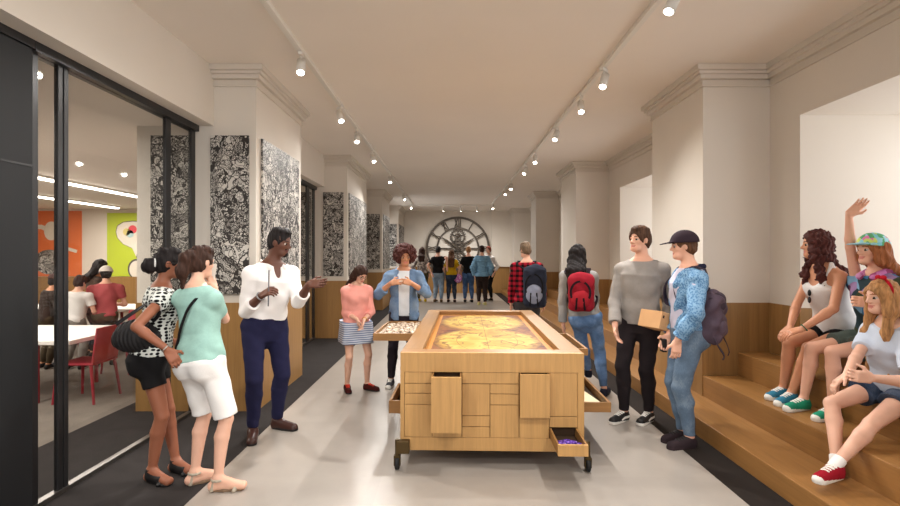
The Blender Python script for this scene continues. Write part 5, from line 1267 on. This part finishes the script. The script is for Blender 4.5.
for s in (-1, 1): acc('bow_loop', [ell(hpt(k, s * .10 + .10, .06, .60), np.array([.11, .05, .075]) * k.h, k.hR, .005)], hb.data.materials[0], r)

# ---- visitors by the clock, far away
FK = {}
def far(label, px, d, S, sex, yaw, skn, hr, hstyle, topm, legm, shoem, hl=.2, hyaw=None, tsl=.7, arms=None, puffy=False, sk_=None, dx=.07):
    lf = left_of(yaw); X = (px - CX) * d / F_PX; pel = np.array([X, d, .512 * S]); f_ = fwd_of(yaw)
    A = arms or [dict(w=pel + lf * s * .125 * S + f_ * .05 + np.array([0, 0, .0])) for s in (-1, 1)]
    ft = [dict(ank=np.array([X, d, .049 * S]) + lf * s * dx * S * .9 + f_ * (.03 if s > 0 else -.02), yaw=yaw - s * 10) for s in (-1, 1)]
    k = skeleton(S, sex, pel, yaw, hyaw=hyaw, feet=ft, arms=A, sw=.085 if sex == 'm' else .078); r = person(label, k)
    body(k, r, [SK[skn]], .012, True)
    if puffy: top(k, r, 'puffer_jacket', topm, .034, .08, sl=1.9, res=.012, disp=quilts(.018, .075))
    else: top(k, r, 'top', topm, .022, .10, sl=tsl, fold=.006, res=.012)
    pants(k, r, 'trousers', legm, .028, 1.97, res=.012); shoes(k, r, 'shoe', [shoem, RUB, RUB], 'loafer', res=.011)
    if hstyle: hair(k, r, hr, hstyle, res=.010, length=hl, vol=.05)
    return k, r
far('woman with long brown hair in a pale patterned jacket, partly hidden behind the curly-haired teenager', 422, 17.0, 1.86, 'f', 176, 'fair', HD, 'long', patches('beige_print', [(176, 166, 156), (120, 110, 108), (206, 198, 188)], 18), cloth('ochre_black_trousers', (72, 66, 44), .4, 14), solid('yellow_shoe', (206, 176, 40)), tsl=1.8)
far('dark-haired man in a black tee and light blue jeans facing the clock', 438, 16.8, 1.87, 'm', 168, 'fair', HB, 'short', BLACKC, denim('pale_jeans', (136, 156, 176), .25), solid('brown_shoe', (96, 76, 56)), arms=[dict(w=np.array([-.10, 16.5, 1.22])), dict(w=np.array([-.62, 16.6, 1.0]))])
fk, fr = far('girl with long brown hair in a mustard yellow top facing the clock', 451.5, 16.8, 1.76, 'f', 178, 'fair', HBr, 'long', cloth('mustard_knit', (206, 164, 32), .1), denim('dark_blue_jeans', (48, 58, 76), .3), LEA, hl=.30)
c = fk.wri['r'] + np.array([.0, -.10, -.10])
FLW = patches('pink_bag_cotton', [(206, 120, 190), (230, 190, 220), (150, 80, 150)], 30); pb = sdf_obj('shopping_bag', [ell(c, [.13, .06, .15], np.eye(3))], FLW, None, .012, origin=tuple(c)); tag(pb, 'pink flowered bag held by the girl in the yellow top', 'bag')
far('blond visitor in a black tee and blue jeans facing the clock', 468.5, 16.8, 1.87, 'm', 182, 'fair', HBl, 'short', BLACKC, denim('mid_blue_jeans', (70, 98, 140), .3), DARKS)
far('visitor in a light blue quilted jacket and dark trousers facing the clock', 482, 15.8, 1.88, 'm', 178, 'fair', HD, 'short', cloth('sky_nylon', (120, 164, 196), .1, 8, 60, .5), solid('dark_brown_trousers', (52, 42, 40)), solid('yellow_white_shoe', (222, 216, 150)), puffy=True, dx=.06)
far('red-haired woman in a white top turned towards the viewer near the clock', 489, 17.4, 1.90, 'f', -35, 'pale', hairmat('hair_red', (128, 58, 40)), 'crop', WHITEC, BLACKC, DARKS, tsl=1.7)

# ---- children in the side room
def kid(label, px, d, S, yaw, hyaw, skn, hr, hst, tm, lm, sl=.6, capm=None, back=False, sex='m'):
    X = (px - CX) * d / F_PX; pel = np.array([X, d, .512 * S]); f_, lf = fwd_of(yaw), left_of(yaw)
    A = [dict(w=pel + lf * s * .12 + f_ * .24 + np.array([0, 0, .12])) for s in (-1, 1)]
    k = skeleton(S, sex, pel, yaw, hyaw=hyaw, lean=.08, pitch=12, feet=[dict(ank=np.array([X, d, .049 * S]) + lf * s * .09, yaw=yaw) for s in (-1, 1)], arms=A, hd=.145, sw=.118); r = person(label, k)
    body(k, r, [SK[skn]], .009, True); top(k, r, 'tee', tm, .020, .08, sl=sl, res=.009); pants(k, r, 'trousers', lm, .018, 1.95, res=.010); shoes(k, r, 'shoe', [DARKS, RUB, RUB], 'loafer', res=.009)
    if hst: hair(k, r, hr, hst, res=.008, length=.1)
    if capm: cap(k, r, capm, .008, back)
kid('boy in a dark pink shirt with a white cap worn backwards, behind the glass', 105, 7.1, 1.40, 205, 215, 'fair', HB, 'crop', cloth('dusty_pink_cotton', (176, 84, 88), .08), solid('khaki_cotton', (84, 76, 62)), capm=cloth('white_cap_cotton', (216, 208, 200), .06), back=True)
kid('child in a white tee with brown hair, behind the glass', 74, 6.85, 1.28, 185, 175, 'fair', HD, 'short', cloth('white_child_tee', (214, 210, 206), .06), solid('grey_child_trousers', (128, 122, 116)))
kid('dark-haired child in a dark brown top, farthest of the children behind the glass', 90.5, 7.75, 1.50, 140, 130, 'olive', HB, 'long', solid('brown_top', (72, 58, 50)), solid('dark_child_trousers', (48, 42, 42)), sl=1.5, sex='f')
kid('child in dark clothes and dark cap, seen through the narrow pane', 45, 6.9, 1.30, 150, 140, 'olive', HB, 'short', solid('black_brown_top', (52, 42, 38)), solid('olive_skirt', (64, 54, 40)), sl=1.6, capm=cloth('dark_red_cap', (70, 48, 44), .1))
